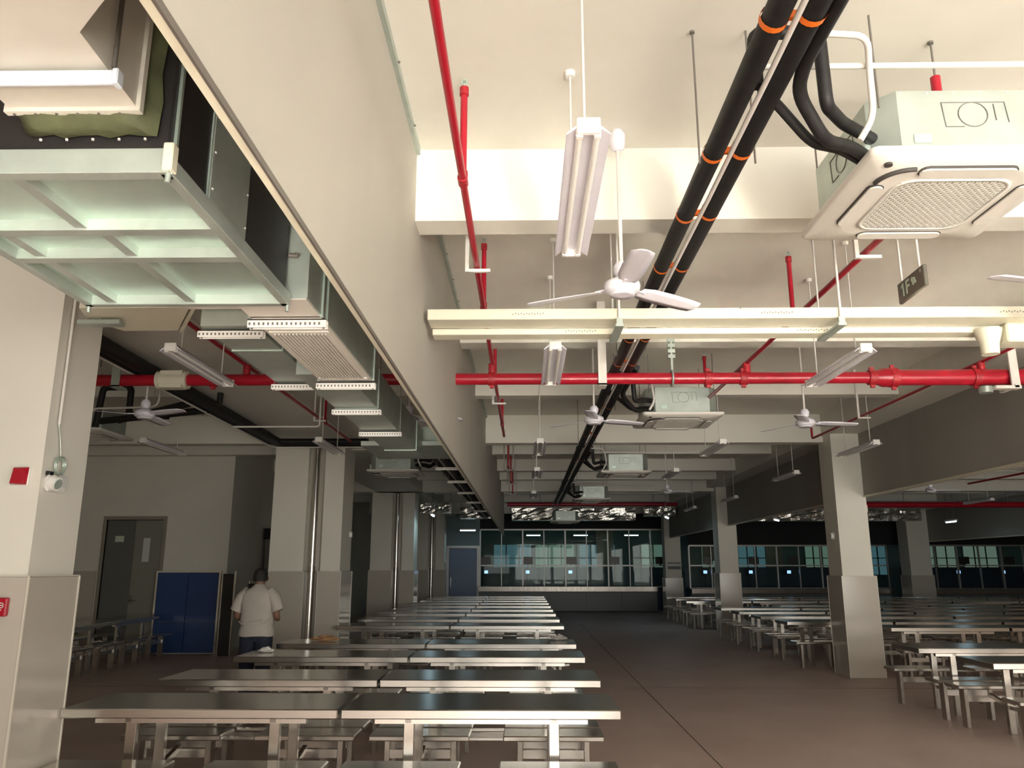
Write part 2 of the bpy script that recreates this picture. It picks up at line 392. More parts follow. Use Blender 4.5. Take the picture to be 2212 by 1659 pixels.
# end wall left of glazing with the door
fl = MB().box(-6.06, -3.2, YF, YF + .15, 0, CZ); fl.box(-3.2, -1.85, YF, YF + .15, 2.5, CZ)
struct('wall_serving_left', fl, M['kwall'])
d2 = thing('door_2', None, None, (-2.51, YF, 0)); d2['kind'] = 'structure'; d2['label'] = 'blue-grey service door left of the serving glazing'
MB().box(-.69, -.58, -.05, .12, 0, 2.55).box(.55, .66, -.05, .12, 0, 2.55).box(-.58, .55, -.05, .12, 2.45, 2.55).obj('door_frame', M['alu'], d2)
lf = MB().cbox(-.57, .54, .0, .05, .01, 2.44, .004).obj('door_leaf', M['kdoor'], d2)
MB().tube([(-.5, -.03, .9), (-.5, -.03, 1.3)], .014, 6).box(-.51, -.49, -.03, 0, .93, .95).box(-.51, -.49, -.03, 0, 1.25, 1.27).obj('door_handle', M['steel'], lf)
# kitchen
struct('wall_kitchen_back', B(-6, 23.8, 38.2, 38.3, 0, CZ), M['kwall'])
struct('wall_kitchen_partition', MB().box(3.15, 3.9, 36.0, 36.1, 0, CZ).box(10.6, 11.3, 36, 36.1, 0, CZ), M['wood'])
k = 0
def kwin(x0, x1, z0, z1, key, label):
    t = thing('kitchen_window', label, 'window', ((x0 + x1) / 2, 38.15, z0)); wd = (x1 - x0) / 2; h = z1 - z0
    nx = 3
    for i in range(nx):
        for j in range(2):
            a = -wd + i * 2 * wd / nx; b = -wd + (i + 1) * 2 * wd / nx
            MB().box(a + .03, b - .03, -.01, .01, j * h * .55 + .02, (h * .55 if j == 0 else h) - .02).obj('pane', M[key], t)
    f = MB()
    for i in range(nx + 1): f.box(-wd + i * 2 * wd / nx - .03, -wd + i * 2 * wd / nx + .03, -.03, .03, 0, h)
    for zz in (0, h * .55, h): f.box(-wd, wd, -.03, .03, zz - .02, zz + .02)
    f.obj('window_frame', M['counter'], t)
kw = [(-1.5, .3, 'litwin_b', 'blue-green lit kitchen window seen through the leftmost serving panes'),
      (.45, 2.3, 'litwin', 'green lit kitchen window seen left of the central pane'),
      (2.5, 4.2, 'litwin_b', 'bluish kitchen window seen right of centre in the serving front'),
      (5.4, 7.1, 'litwin', 'kitchen window seen just left of the third aisle column'),
      (8.2, 9.3, 'litwin', 'green kitchen window right of the third aisle column'),
      (9.9, 11.2, 'litwin_b', 'bluish kitchen window seen between the aisle columns'),
      (13.0, 14.2, 'litwin', 'green kitchen window just left of the near aisle column'),
      (15.5, 16.8, 'litwin_b', 'bluish kitchen window just right of the near aisle column'),
      (18.6, 20.0, 'litwin_w', 'pale kitchen window right of the blue-lit column'),
      (20.3, 21.9, 'litwin_w', 'rightmost pale kitchen window at the frame edge')]
for x0, x1, key, lab in kw: kwin(x0, x1, 1.35, 2.75, key, lab)
# kitchen worktops behind the glass (navy), pass-through monitors and card readers
kc = 0
for x0, x1, lab in [(-1.8, 5.9, 'navy kitchen worktop behind the central serving glazing'), (6.6, 14.4, 'navy kitchen worktop behind the right-hand glazing'), (15.5, 23.4, 'navy kitchen worktop behind the far right glazing')]:
    t = thing('kitchen_worktop', lab, 'worktop', ((x0 + x1) / 2, YF + .9, 0)); L = (x1 - x0) / 2
    MB().cbox(-L, L, -.4, .4, .85, .92, .01).obj('top_slab', M['navy'], t)
    MB().box(-L + .05, L - .05, .3, .4, 0, 1.7).obj('back_panel', M['navy'], t)
    MB().box(-L + .05, L - .05, -.35, .3, 0, .85).obj('base', M['navy'], t)
mon = None
mx = [(-1.60, 'far left'), (.10, 'second from the left'), (1.85, 'third from the left'), (3.6, 'fourth from the left'), (5.45, 'left of the third column'),
      (7.35, 'right of the third column'), (9.2, 'right of the second column'), (10.75, 'middle of the right glazing'), (12.5, 'left of the near column'), (17.6, 'right of the blue-lit column'), (19.4, 'far right')]
for i, (x, wh) in enumerate(mx):
    z = 1.79 if x < 6 else 1.79
    lab = 'dark menu display in the serving glazing, ' + wh
    if mon is None:
        mon = thing('menu_display', lab, 'display', (x, YF + .02, z), group='menu displays in the serving front')
        MB().cbox(-.2, .2, -.03, .03, .03, .32, .006).obj('display_body', M['monitor'], mon)
        MB().box(-.04, .04, -.03, .03, 0, .03).obj('foot', M['monitor'], mon)
    else: dup(mon, (x, YF + .02, z), label=lab)
rdr = None
for i, (x, wh) in enumerate(mx):
    if x in (5.45, 3.6): continue
    lab = 'card reader with a lit blue-white screen on the serving counter, ' + wh
    if rdr is None:
        rdr = thing('card_reader', lab, 'card reader', (x, YF + .55, .92), group='card readers behind the serving glazing')
        MB().tube([(0, .02, 0), (0, .02, .5)], .025, 8).obj('stand', M['monitor'], rdr)
        b_ = MB().cbox(-.11, .11, -.03, .05, .48, .68, .01).obj('reader_body', M['monitor'], rdr)
        MB().box(-.085, .065, -.036, -.03, .53, .65).obj('screen', M['screen'], b_)
    else: dup(rdr, (x, YF + .55, .92), label=lab)
# lamps burning in and in front of the kitchen
tubem = MB().tube([(-.6, 0, 0), (.6, 0, 0)], .022, 8)
lit_me = tubem.mesh('tube', M['lit'])
hou_me = MB().cbox(-.62, .62, -.05, .05, .02, .07, .005).mesh('housing', M['white'])
rod_me = {}
def lit_lamp(loc, rz, label, watts, up, scale=.5):
    t = thing('lit_batten', label, 'lamp', loc, rz, 'burning tube lamps')
    for me in (hou_me, lit_me):
        o = bpy.data.objects.new('housing' if me is hou_me else 'tube', me); COL.objects.link(o); o.parent = t
    for hx in (-.45, .45): MB().tube([(hx, 0, .05), (hx, 0, up)], .006, 5).obj('hanger', M['rod'], t)
    d = bpy.data.lights.new('lamp_light', 'AREA'); d.shape = 'RECTANGLE'; d.size = 1.2; d.size_y = .06; d.energy = watts; d.color = (.55, .85, 1.0)
    l = bpy.data.objects.new('lamp_light', d); COL.objects.link(l); l.parent = t; l.location = (0, 0, -.03); t.scale = (scale, 1, 1)
lit_lamp((-2.6, 22.6, 3.1), PI / 2, 'burning tube lamp among the far left columns', 6, CZ - 3.1)
lit_lamp((4.15, 23.7, 3.1), PI / 2 - .3, 'burning tube lamp left of the third aisle column', 6, CZ - 3.1)
lit_lamp((7.75, 25.0, 3.1), PI / 2 - .5, 'burning tube lamp between the two aisle columns', 6, CZ - 3.1)
lit_lamp((13.6, 26.0, 3.1), PI / 2, 'burning tube lamp hidden beside the far right bulkhead', 8, CZ - 3.1)
lit_lamp((-2.25, 31.6, 3.1), 0, 'burning tube lamp above the blue-grey door', 4, CZ - 3.1)
for x, lab in [(.35, 'left'), (2.4, 'centre'), (4.6, 'right')]:
    lit_lamp((x, 35.2, 3.05), 0, 'burning kitchen tube lamp behind the serving glazing, ' + lab, 3, CZ - 3.05)
lit_lamp((9.6, 35.2, 3.3), 0, 'burning kitchen tube lamp behind the right glazing', 3, CZ - 3.3)
lit_lamp((19, 35.2, 3.3), 0, 'burning kitchen tube lamp behind the far right glazing', 3, CZ - 3.3)
tag(B(7.2, 7.9, YF + .2, YF + .24, 1.95, 2.6).obj('plywood_board', M['wood']), 'tan plywood board leaning inside the glazing right of the third column', 'board')
ns = thing('notice_plate', 'dark blue notice plate with a header strip on the third aisle column', 'sign', (5.62, 30.96, 1.62))
MB().box(-.24, .24, -.012, .0, 0, .11).obj('plate', M['bluesign'], ns); MB().box(-.24, .24, -.012, 0, .21, .25).obj('header_strip', M['bluesign'], ns)
# foil wrapped ducts
def foil_duct(name, x0, x1, y0, y1, z0, z1, label):
    t = thing(name, label, 'duct', ((x0 + x1) / 2, (y0 + y1) / 2, z0))
    hx, hy = (x1 - x0) / 2, (y1 - y0) / 2; long_x = hx > hy
    n = max(1, int(max(hx, hy) * 2 / 1.3))
    for k in range(n):
        a, b = -1 + 2 * k / n, -1 + 2 * (k + 1) / n
        bm = bmesh.new(); bmesh.ops.create_grid(bm, x_segments=6, y_segments=6, size=.5); bm.free()
        X = (a * hx, b * hx) if long_x else (-hx, hx); Y = (-hy, hy) if long_x else (a * hy, b * hy)
        mb = MB(); nx, nz = 8, 5
        # wrinkled front and underside
        rnd = random.Random(int(x0 * 100) + k)
        def jit(s=.02): return rnd.uniform(-s, s)
        h = z1 - z0
        pf = [[(X[0] + (X[1] - X[0]) * i / nx, Y[0] + jit(), h * j / nz + (jit() if 0 < j < nz else 0)) for i in range(nx + 1)] for j in range(nz + 1)]
        vs = [p for r in pf for p in r]
        fs = [(j * (nx + 1) + i, j * (nx + 1) + i + 1, (j + 1) * (nx + 1) + i + 1, (j + 1) * (nx + 1) + i) for j in range(nz) for i in range(nx)]
        mb.add(vs, fs); mb.box(X[0], X[1], Y[0] + .03, Y[1], 0, h)
        mb.obj('duct_section', M['foil'], t)
    if long_x:
        for k in range(n + 1):
            x = -hx + 2 * hx * k / n
            MB().tube([(x, 0, z1 - z0), (x, 0, CZ - z0)], .008, 5).obj('hanger', M['rod'], t)
foil_duct('foil_duct', -2.4, -.8, 29.6, 30.2, 3.45, 3.85, 'crinkled foil-wrapped duct left of the bulkhead end')
foil_duct('foil_duct', -.5, 4.1, 30.0, 30.6, 3.4, 3.85, 'long crinkled foil-wrapped duct over the serving front')
foil_duct('foil_duct', 4.3, 5.4, 29.0, 29.6, 3.5, 3.88, 'short foil-wrapped duct left of the third aisle column')
foil_duct('foil_duct', -3.2, -2.3, 24.5, 25.0, 3.3, 3.6, 'foil-wrapped duct among the far left columns')
foil_duct('foil_duct', 6.6, 13.9, 28.5, 29.2, 3.28, 3.7, 'long foil-wrapped duct right of the aisle columns')
foil_duct('foil_duct', 15.5, 19.5, 27.5, 28.2, 3.3, 3.6, 'foil-wrapped duct past the far right bulkhead')

# ---------------------------------------------------------------- canteen tables
def make_table(L=1.83, D=.70):
    t = thing('canteen_table', 'x', 'table', (0, 0, 0), group='stainless canteen tables')
    top = MB().cbox(-L / 2, L / 2, 0, D, .69, .75, .006).obj('tabletop', M['steel_top'], t)
    s = MB().box(-.70, .70, .05, .1, .655, .69).box(-.70, .70, D - .1, D - .05, .655, .69).box(-.5, -.46, .05, D - .05, .66, .69).box(.46, .5, .05, D - .05, .66, .69)
    s.obj('top_frame', M['steel'], t)
    for x in (-.48, .48):
        for y in (.12, D - .12):
            MB().cbox(x - .035, x + .035, y - .025, y + .025, 0, .66, .004).obj('leg', M['steel_d'], t)
    MB().box(-.45, .45, D / 2 - .02, D / 2 + .02, .24, .28).obj('stretcher', M['steel_d'], t)
    for x in (-.48, .48):
        a = MB().bar((x, .12, .26), (x, D - .12, .26), .04, .04).bar((x, .12, .26), (x, -.16, .33), .035, .04).bar((x, D - .12, .26), (x, D + .22, .33), .035, .04)
        a.obj('arm', M['steel_d'], t)
    for yc in (-.14, D + .24):
        m = MB().box(-.84, .84, yc - .02, yc + .02, .385, .40); m.obj('bench_rail', M['steel'], t)
        for xc in (-.5, .5):
            be = MB().cbox(xc - .375, xc + .375, yc - .15, yc + .15, .40, .44, .008).obj('bench_seat', M['steel_top'], t)
            for sx in (-.25, .25):
                MB().cbox(xc + sx - .022, xc + sx + .022, yc - .05, yc + .05, 0, .40, .004).obj('bench_post', M['steel_d'], be)
            MB().box(xc - .25, xc + .25, yc - .03, yc - .015, .26, .32).obj('bench_crossbar', M['steel'], be)
    return t
T0 = make_table(); used = False
def put(x, y, rz, label, simple=False):
    global used
    if not used:
        used = True; T0.location = (x, y, 0); T0.rotation_euler = (0, 0, rz); T0['label'] = label; return T0
    r = T0.copy(); COL.objects.link(r); r.location = (x, y, 0); r.rotation_euler = (0, 0, rz); r['label'] = label
    skip = ('arm', 'stretcher') if simple else ()
    for ch in T0.children:
        nm = ch.name.split('.')[0]
        if nm in skip: continue
        c = ch.copy(); COL.objects.link(c); c.parent = r
        for g in ch.children:
            if simple and g.name.split('.')[0] == 'bench_crossbar': continue
            d = g.copy(); COL.objects.link(d); d.parent = c
    return r
rows = [5.54, 6.97, 8.72, 10.2, 13.36, 15.05, 16.87, 18.55, 20.3, 22.0, 23.7, 25.4, 27.1]
for i, y in enumerate(rows):
    for j, (x, side) in enumerate([(-.295, 'aisle-side'), (-2.15, 'left-hand')]):
        lab = 'stainless canteen table with four bench seats, %s half of the %s row ahead' % (side, ORD[i])
        put(x, y, 0, lab, y > 15)
ry = [8.24, 9.75, 13.05, 14.5, 16.1, 17.7, 19.3, 20.9, 23.4, 25.0, 26.6]
for i, y in enumerate(ry):
    for kx in range(8):
        x = 5.46 + 1.87 * kx
        if y == 13.05: x += 1.15
        if x - .9 > .625 * y + .6: continue
        if 20.5 < y < 22.3 and kx == 0: continue
        lab = 'stainless canteen table in the right block, row %s from the front, %s from the aisle' % (ORD[i], ORD[kx])
        put(x, y, 0, lab, y > 14)
for i, (x, y) in enumerate([(-7.15, 13.6), (-7.15, 15.47), (-9.0, 13.6), (-9.0, 15.47)]):
    if y > 15 and x > -8: y = 15.45
    put(x, y - .3, PI / 2, ['stainless canteen table set lengthwise in the dark left bay, nearest the near column', 'stainless canteen table set lengthwise in the dark left bay, in front of the blue panel',
        'stainless canteen table at the far left, hidden behind the near column', 'stainless canteen table at the far left before the double door'][i])
for i, y in enumerate((.9, -.6, -2.15)):  # unseen tables, added so their sunlit tops throw glints onto the ceiling
    for j, x in enumerate((-.1, 1.76, 3.62, 5.48)):
        if i < 2 and j == 0: continue
        put(x, y, 0, 'unseen stainless canteen table behind the camera in the sun, row %s, place %s' % (ORD[i], ORD[j]))
# litter on the tables
def crumple(name, label, cat, loc, sx, sy, sz, m, seed):
    rnd = random.Random(seed); bm = bmesh.new(); bmesh.ops.create_icosphere(bm, subdivisions=3, radius=1)
    for v in bm.verts:
        f = 1 + rnd.uniform(-.28, .28); v.co = Vector((v.co.x * sx * f, v.co.y * sy * f, max(0, (v.co.z * .5 + .5) * sz * f * (1.2 - abs(v.co.x) * .5))))
    o = MB().bm(bm).obj(name, M[m]); o.location = loc; tag(o, label, cat)
crumple('crumpled_wrapper', 'crumpled brown food wrapper on the table before the twin column', 'litter', (-2.55, 10.55, .752), .17, .07, .06, 'food', 3)
crumple('paper_tissue', 'crumpled white tissue on the left end of the third table row', 'litter', (-2.85, 9.15, .752), .08, .05, .045, 'tissue', 5)
crumple('plastic_bag', 'crumpled plastic bag on the aisle end of the fourth table row', 'litter', (.42, 10.7, .752), .1, .07, .06, 'bag', 9)
# ---------------------------------------------------------------- air-handling unit and ducts beside the left bulkhead
ah = thing('air_handler', 'black air handling box on a galvanised steel frame, top left', 'air unit', (-1.33, 1.9, 2.68))
# local x: -.40..+.40, y: 0..1.08
MB().cbox(-.385, .385, .01, 1.07, .03, .95, .006).obj('casing', M['blackp'], ah)
pn = MB().cbox(.383, .392, .27, .585, .045, .72, .003).obj('access_panel', M['galv'], ah)
sc = MB()
for y in (.285, .57):
    for z in (.08, .2, .32, .5): sc.lathe([(.004, 0), (.004, .004)], (.393, y, z), 6)
sc.obj('screws', M['white'], pn)['kind'] = 'stuff'
MB().box(.384, .394, .03, .042, .03, .95).obj('corner_strip', M['galv_l'], ah)
MB().box(.384, .390, .262, .270, .03, .95).obj('corner_strip', M['galv_l'], ah)
for nm, a in [('frame_angle', (-.40, .40, -.012, .03, -.02, .05)), ('frame_angle', (-.40, .40, 1.05, 1.085, -.02, .035)), ('frame_angle', (.372, .405, 0, 1.08, -.02, .03)), ('frame_angle', (-.405, -.372, 0, 1.08, -.02, .03))]:
    MB().cbox(*a, .002).obj(nm, M['galv'], ah)
MB().cbox(.382, .410, -.018, .016, -.015, .064, .003).obj('corner_bracket', M['cream'], ah)
for x, y in ((.395, .0), (.395, 1.075), (-.395, 1.075)):
    MB().tube([(x, y, -.045), (x, y, -.0)], .008, 6).obj('bolt', M['galv'], ah)
for y in (.375, .60): MB().box(-.372, .372, y - .022, y + .022, -.018, .03).obj('floor_rib', M['galv'], ah)
for x, y0, y1 in ((-.03, .02, .355), (.02, .40, .58), (.02, .62, 1.05), (-.29, .40, .58), (-.29, .62, 1.05)): MB().box(x - .018, x + .018, y0, y1, -.012, .03).obj('floor_rib', M['galv'], ah)
for x0, x1, y0, y1 in [(-.372, .372, .03, .353), (-.372, .372, .397, .578), (-.372, .372, .622, 1.05)]:
    MB().box(x0, x1, y0, y1, .018, .028).obj('floor_sheet', M['galv_l'], ah)
MB().tube([(.39, 1.07, .19), (.42, 1.075, .19), (.42, 1.075, .2)], .01, 6).obj('hook', M['rod'], ah)
cv = MB().loft([[(-.10, -.09, .17), (.32, -.09, .17), (.32, -.09, .75), (-.10, -.09, .75)][::1], [(-.03, -.0, .10), (.355, -.0, .10), (.355, -.0, .78), (-.03, -.0, .78)]], False)
cn = thing('flexible_connector', 'olive canvas flexible connector between the white duct and the black unit', 'connector', (-1.33, 1.9, 2.68))
cm = MB(); R1 = [(.0, .128), (.322, .128), (.322, .8), (.0, .8)]; R2 = [(.03, .092), (.356, .092), (.356, .85), (.03, .85)]
rings = []
for k in range(7):
    t = k / 6; y = -.075 + .075 * t; puff = .012 * math.sin(PI * t)
    ring = []
    for i in range(4):
        p, q = R1[i], R1[(i + 1) % 4]; u, v_ = R2[i], R2[(i + 1) % 4]
        for s in range(8):
            f = s / 8; a0 = (p[0] + (q[0] - p[0]) * f, p[1] + (q[1] - p[1]) * f); b0 = (u[0] + (v_[0] - u[0]) * f, u[1] + (v_[1] - u[1]) * f)
            wv = .006 * math.sin(s * 2.3 + k)
            ring.append((a0[0] + (b0[0] - a0[0]) * t + wv, y, a0[1] + (b0[1] - a0[1]) * t - puff + wv))
    rings.append(ring)
cm.loft(rings, False); cm.obj('canvas_sleeve', M['canvas'], cn)
st = MB()
for k in range(5): st.lathe([(.004, 0), (.004, .005)], (.045 + .07 * k, -.004, .078), 6)
st.obj('rivets', M['white'], cn)['kind'] = 'stuff'
wd = thing('air_duct', 'white painted duct elbow in the upper left corner', 'duct', (-1.2, 1.82, 2.81))
wd_poly = [(-.13, .02), (.20, .02), (.215, -.29), (.30, -.37), (.42, -.48), (.42, -1.2), (-.5, -1.2), (-.5, -.55), (-.13, -.3)]
MB().prism(wd_poly, 0, .62).obj('duct_shell', M['ductw'], wd)
MB().box(-.142, .212, .0, .02, -.012, .64).obj('flange', M['ductw'], wd)
rv = MB()
for k in range(6): rv.lathe([(.004, 0), (.004, .004)], (-.12 + .055 * k, .012, -.015), 6)
rv.obj('rivets', M['rod'], wd)['kind'] = 'stuff'
lt = thing('tube_light', 'single white tube light under the upper left duct', 'lamp', (-1.25, 1.66, 2.775))
MB().tube([(-.5, 0, 0), (.28, 0, 0)], .011, 12).obj('tube', M['ledw'], lt)
MB().cbox(-.5, .28, -.012, .012, .006, .024, .003).obj('housing', M['ledw'], lt)
MB().cbox(.28, .295, -.015, .015, -.014, .027, .003).obj('end_cap', M['ledw'], lt)
MB().tube([(.272, .006, .04), (.272, .006, 1.43)], .006, 6).obj('hanger', M['rod'], lt)

sd = thing('supply_duct', 'low galvanised supply duct with a white grille beside the left bulkhead', 'duct', (-1.02, 3.0, 2.7))
MB().box(-.155, .155, 0, 1.42, 0, .42).obj('duct_shell', M['galv'], sd)
for y in (.22, .30, 1.40): MB().box(-.163, .163, y, y + .012, -.006, .43).obj('duct_seam', M['galv_l'], sd)
MB().box(-.15, .15, .0, 1.41, -.006, -.001).obj('grille_plate', M['ductw'], sd)
gl = MB()
for k in range(15): gl.box(-.115 + k * .0165 - .004, -.115 + k * .0165 + .004, .46, 1.32, -.016, -.006)
gl.obj('grille_slats', M['ductw'], sd)['kind'] = 'stuff'
MB().box(-.135, .135, .43, .455, -.012, -.005).box(-.135, .135, 1.325, 1.35, -.012, -.005).obj('grille_frame', M['white'], sd)
sd2 = thing('supply_duct', 'smaller galvanised duct running on beyond the white grille', 'duct', (-1.16, 4.44, 2.74))
MB().box(-.16, .13, 0, 3.5, 0, .27).obj('duct_shell', M['galv'], sd2)
for y in (1.0, 2.0, 3.0): MB().box(-.168, .138, y, y + .02, -.006, .28).obj('duct_seam', M['galv_l'], sd2)
sd3 = thing('supply_duct', 'grey galvanised duct left of the grille duct', 'duct', (-1.47, 3.75, 2.82))
MB().box(-.135, .135, 0, 1.3, 0, .35).obj('duct_shell', M['galv'], sd3)
MB().box(-.142, .142, .45, .465, -.006, .36).obj('duct_seam', M['galv_l'], sd3)
pb = thing('plenum_box', 'pale green galvanised box above the aisle of the left bay', 'duct', (-1.05, 8.2, 2.9))
MB().cbox(-.24, .24, 0, .6, 0, .2, .004).obj('box_shell', M['galv_l'], pb)
MB().cbox(-.6, .24, -.3, .7, -.05, 0, .004).obj('drain_tray', M['galv'], pb)
wb2 = thing('air_duct', 'short white duct section behind the black unit', 'duct', (-1.75, 3.15, 2.9))
MB().prism([(-.08, 0), (.42, 0), (.42, .58), (.09, .58), (-.08, .36)], 0, .3).obj('duct_shell', M['ductw'], wb2)
MB().box(.42, .435, -.01, .59, -.01, .31).obj('flange', M['galv'], wb2)
# perforated strut trapezes
def strut(x0, x1, y, z, label):
    t = thing('strut_hanger', label, 'hanger', ((x0 + x1) / 2, y, z)); h = (x1 - x0) / 2
    m = MB().box(-h, h, -.018, -.014, -.018, .018).box(-h, h, .014, .018, -.018, .018).box(-h, h, -.018, .018, .014, .018)
    m.obj('strut_channel', M['white'], t)
    s = MB(); n = int(2 * h / .02)
    for k in range(n): s.box(-h + .006 + k * .02, -h + .014 + k * .02, -.0195, -.018, -.008, .004)
    s.obj('slots', M['rod'], t)['kind'] = 'stuff'
    for x in (-h + .015, h - .015): MB().tube([(x, 0, -.02), (x, 0, CZ - z)], .004, 5).obj('threaded_rod', M['rod'], t)
strut(-1.19, -.85, 3.27, 2.675, 'white slotted strut under the near end of the grille duct')
strut(-1.2, -.86, 4.46, 2.675, 'white slotted strut under the far end of the grille duct')
strut(-1.63, -1.3, 3.8, 2.79, 'white slotted strut under the grey duct, near one')
strut(-1.63, -1.3, 4.98, 2.79, 'white slotted strut under the grey duct, far one')
strut(-1.34, -1.0, 5.42, 2.71, 'white slotted strut under the smaller duct, nearest')
strut(-1.34, -1.0, 6.35, 2.71, 'white slotted strut under the smaller duct, second')
for i, y in enumerate((10.2, 11.8, 13.6, 15.6, 18.0)):
    strut(-1.15, -.8, y, 2.9, 'white slotted strut beneath the black pipes left of the bulkhead, %s one' % ORD[i])

# ---------------------------------------------------------------- fire pipework
fm = thing('fire_main', 'thick red fire main running right across the hall', 'pipe', (0, 7.55, 3.45))
MB().tube([(-6.0, 0, 0), (3.42, 0, 0)], .057, 16).obj('pipe_run', M['red'], fm)
MB().tube([(3.5, 0, 0), (5.45, 0, 0)], .078, 18).obj('pipe_run', M['red'], fm)
MB().tube([(3.32, 0, 0), (3.40, 0, 0), (3.46, 0, 0), (3.54, 0, 0)], [.07, .07, .094, .094], 16).obj('reducer', M['red'], fm)
for x, r in [(-.32, .068), (1.78, .07), (2.12, .07), (-3.05, .07), (4.35, .09), (3.36, .076), (3.56, .098), (-1.9, .07)]:
    c = MB().tube([(x - .035, 0, 0), (x + .035, 0, 0)], r, 14); c.box(x - .02, x + .02, -.012, .012, r - .01, r + .025).box(x - .02, x + .02, -.012, .012, -r - .025, -r + .01)
    c.obj('coupling', M['reddark'], fm)
for x, z0, z1 in [(-.32, .05, .15), (2.16, .05, .15), (-2.73, .05, .15), (4.42, .06, .15)]:
    MB().tube([(x, 0, z0), (x, 0, z1)], .036, 10).obj('branch_tee', M['reddark'], fm)
va = MB().tube([(-3.58, 0, 0), (-3.32, 0, 0)], .075, 14); va.box(-3.56, -3.34, -.06, .06, -.085, .085); va.tube([(-3.6, 0, 0), (-3.57, 0, 0)], .09, 14).tube([(-3.33, 0, 0), (-3.3, 0, 0)], .09, 14)
va.obj('valve_body', M['cream'], fm)
MB().box(.71, .79, -.085, -.07, -.08, .76).box(.71, .79, -.085, .08, -.085, -.065).obj('hanger_strap', M['conduit'], fm)
MB().box(-4.02, -3.94, -.085, -.07, -.08, .7).box(-4.02, -3.94, -.085, .08, -.085, -.065).obj('hanger_strap', M['galv_l'], fm)
hb = MB()
for k in range(9): hb.box(1.40, 1.47, -.02, .02, .2 + k * .055, .235 + k * .055)
hb.box(1.425, 1.445, -.012, .012, .05, .76); hb.tube([(1.43 + .0, .075 * math.sin(a), .075 * math.cos(a)) for a in [i * PI / 8 for i in range(17)]], .012, 6)
hb.obj('clevis_hanger', M['galv'], fm)
cb = MB().box(4.64, 4.68, -.13, .13, -.13, -.1).box(4.62, 4.70, -.12, -.1, -.13, .55).box(4.46, 4.70, -.13, -.05, -.14, -.11); cb.obj('wall_bracket', M['conduit'], fm)
MB().lathe([(.06, -.03), (.06, .03)], (4.4, -.06, -.14), 10).obj('bracket_nut', M['galv'], fm)
def branch(x, y0, y1, z, risers, label, r=.02, end_up=False, brackets=()):
    t = thing('sprinkler_line', label, 'pipe', (x, y0, z)); L = y1 - y0
    path = [(0, 0, 0), (0, L, 0)]
    if end_up: path = fillet([(0, 0, 0), (0, L, 0), (0, L, .22)], .04)
    MB().tube(path, r, 10).obj('pipe_run', M['red'], t)
    for y in risers:
        yy = y - y0
        rs = MB().tube([(0, yy, 0), (0, yy, .52)], r * .95, 10).obj('riser', M['red'], t)
        f = MB().tube([(0, yy - .04, 0), (0, yy + .04, 0)], r * 1.35, 10).tube([(0, yy, .0), (0, yy, .05)], r * 1.3, 10)
        f.obj('tee_fitting', M['reddark'], t)
        MB().tube([(0, yy, .49), (0, yy, .535)], r * 1.25, 10).obj('socket', M['reddark'], rs)
        MB().tube([(0, yy, .53), (0, yy, .56)], .009, 8).tube([(0, yy, .572), (0, yy, .578)], .018, 10).box(-.014, -.010, yy - .003, yy + .003, .55, .575).box(.010, .014, yy - .003, yy + .003, .55, .575).obj('sprinkler_head', M['galv_l'], rs)
    for y in brackets:
        yy = y - y0
        MB().box(-.06, .09, yy - .012, yy + .012, -.045, -.025).box(-.075, -.05, yy - .015, yy + .015, -.045, CZ - z).obj('hanger_strap', M['conduit'], t)
    return t
branch(-.315, .4, 11.9, 3.6, (3.76, 5.85, 8.2, 10.9), 'long red sprinkler line just right of the left bulkhead', brackets=(4.95, 9.3))
b2 = branch(2.16, 4.2, 9.9, 3.6, (6.15, 9.3), 'red sprinkler line running back from behind the near ceiling cassette', brackets=(4.75,))
MB().tube(fillet([(0, 0, 0), (0, -.04, 0), (0, -.04, .3), (-.13, -.68, .3)], .03), .02, 10).obj('pipe_run', M['red'], b2)
MB().tube([(-.13, -.68, .29), (-.13, -.68, .41)], .024, 10).obj('riser', M['red'], b2)
MB().tube([(-.13, -.68, .41), (-.13, -.68, CZ - 3.6)], .005, 6).lathe([(.014, CZ - 3.612), (.014, CZ - 3.6)], (-.13, -.68, 0), 8).obj('threaded_rod', M['rod'], b2)
branch(4.42, 6.2, 12.2, 3.6, (), 'thin red sprinkler line along the right beam', r=.017, end_up=True, brackets=(10.3,))
branch(-2.74, 6.0, 12.4, 3.6, (10.7,), 'red sprinkler line under the left concrete beam', brackets=(10.4,))
for i, (x, y) in enumerate([(-.32, 15.2), (-.32, 17.9), (-.32, 20.5)]):
    t = thing('sprinkler_drop', 'dark sprinkler drop hanging near the far bulkhead, %s one' % ORD[i], 'pipe', (x, y, 3.55))
    MB().tube([(0, -.3, 0), (0, .3, 0)], .02, 8).tube([(0, 0, 0), (0, 0, .6)], .018, 8).obj('pipe_run', M['reddark'], t)
    MB().box(-.1, .1, .28, .31, -.04, -.02).box(-.1, -.08, .28, .31, -.04, CZ - 3.55).box(.08, .1, .28, .31, -.04, CZ - 3.55).obj('hanger_strap', M['rod'], t)
fm2 = thing('fire_main', 'dark red fire main far back over the serving front', 'pipe', (2, 27.0, 3.75))
MB().tube([(-2.6, 0, 0), (3.1, 0, 0)], .06, 10).obj('pipe_run', M['red'], fm2)
for x in (-1.5, .5, 2.3): MB().tube([(x, 0, 0), (x, 0, CZ - 3.75)], .01, 5).obj('hanger', M['rod'], fm2)
fm3 = thing('fire_main', 'dark red fire main beyond the right bulkhead', 'pipe', (11, 23.5, 3.45))
MB().tube([(-5.2, 0, 0), (4.2, 0, 0)], .08, 12).obj('pipe_run', M['red'], fm3)
for x in (-3, 0, 3): MB().tube([(x, 0, 0), (x, 0, CZ - 3.45)], .01, 5).obj('hanger', M['rod'], fm3)
branch(11.0, 10, 20, 3.7, (14,), 'red sprinkler line beyond the right bulkhead', r=.025)

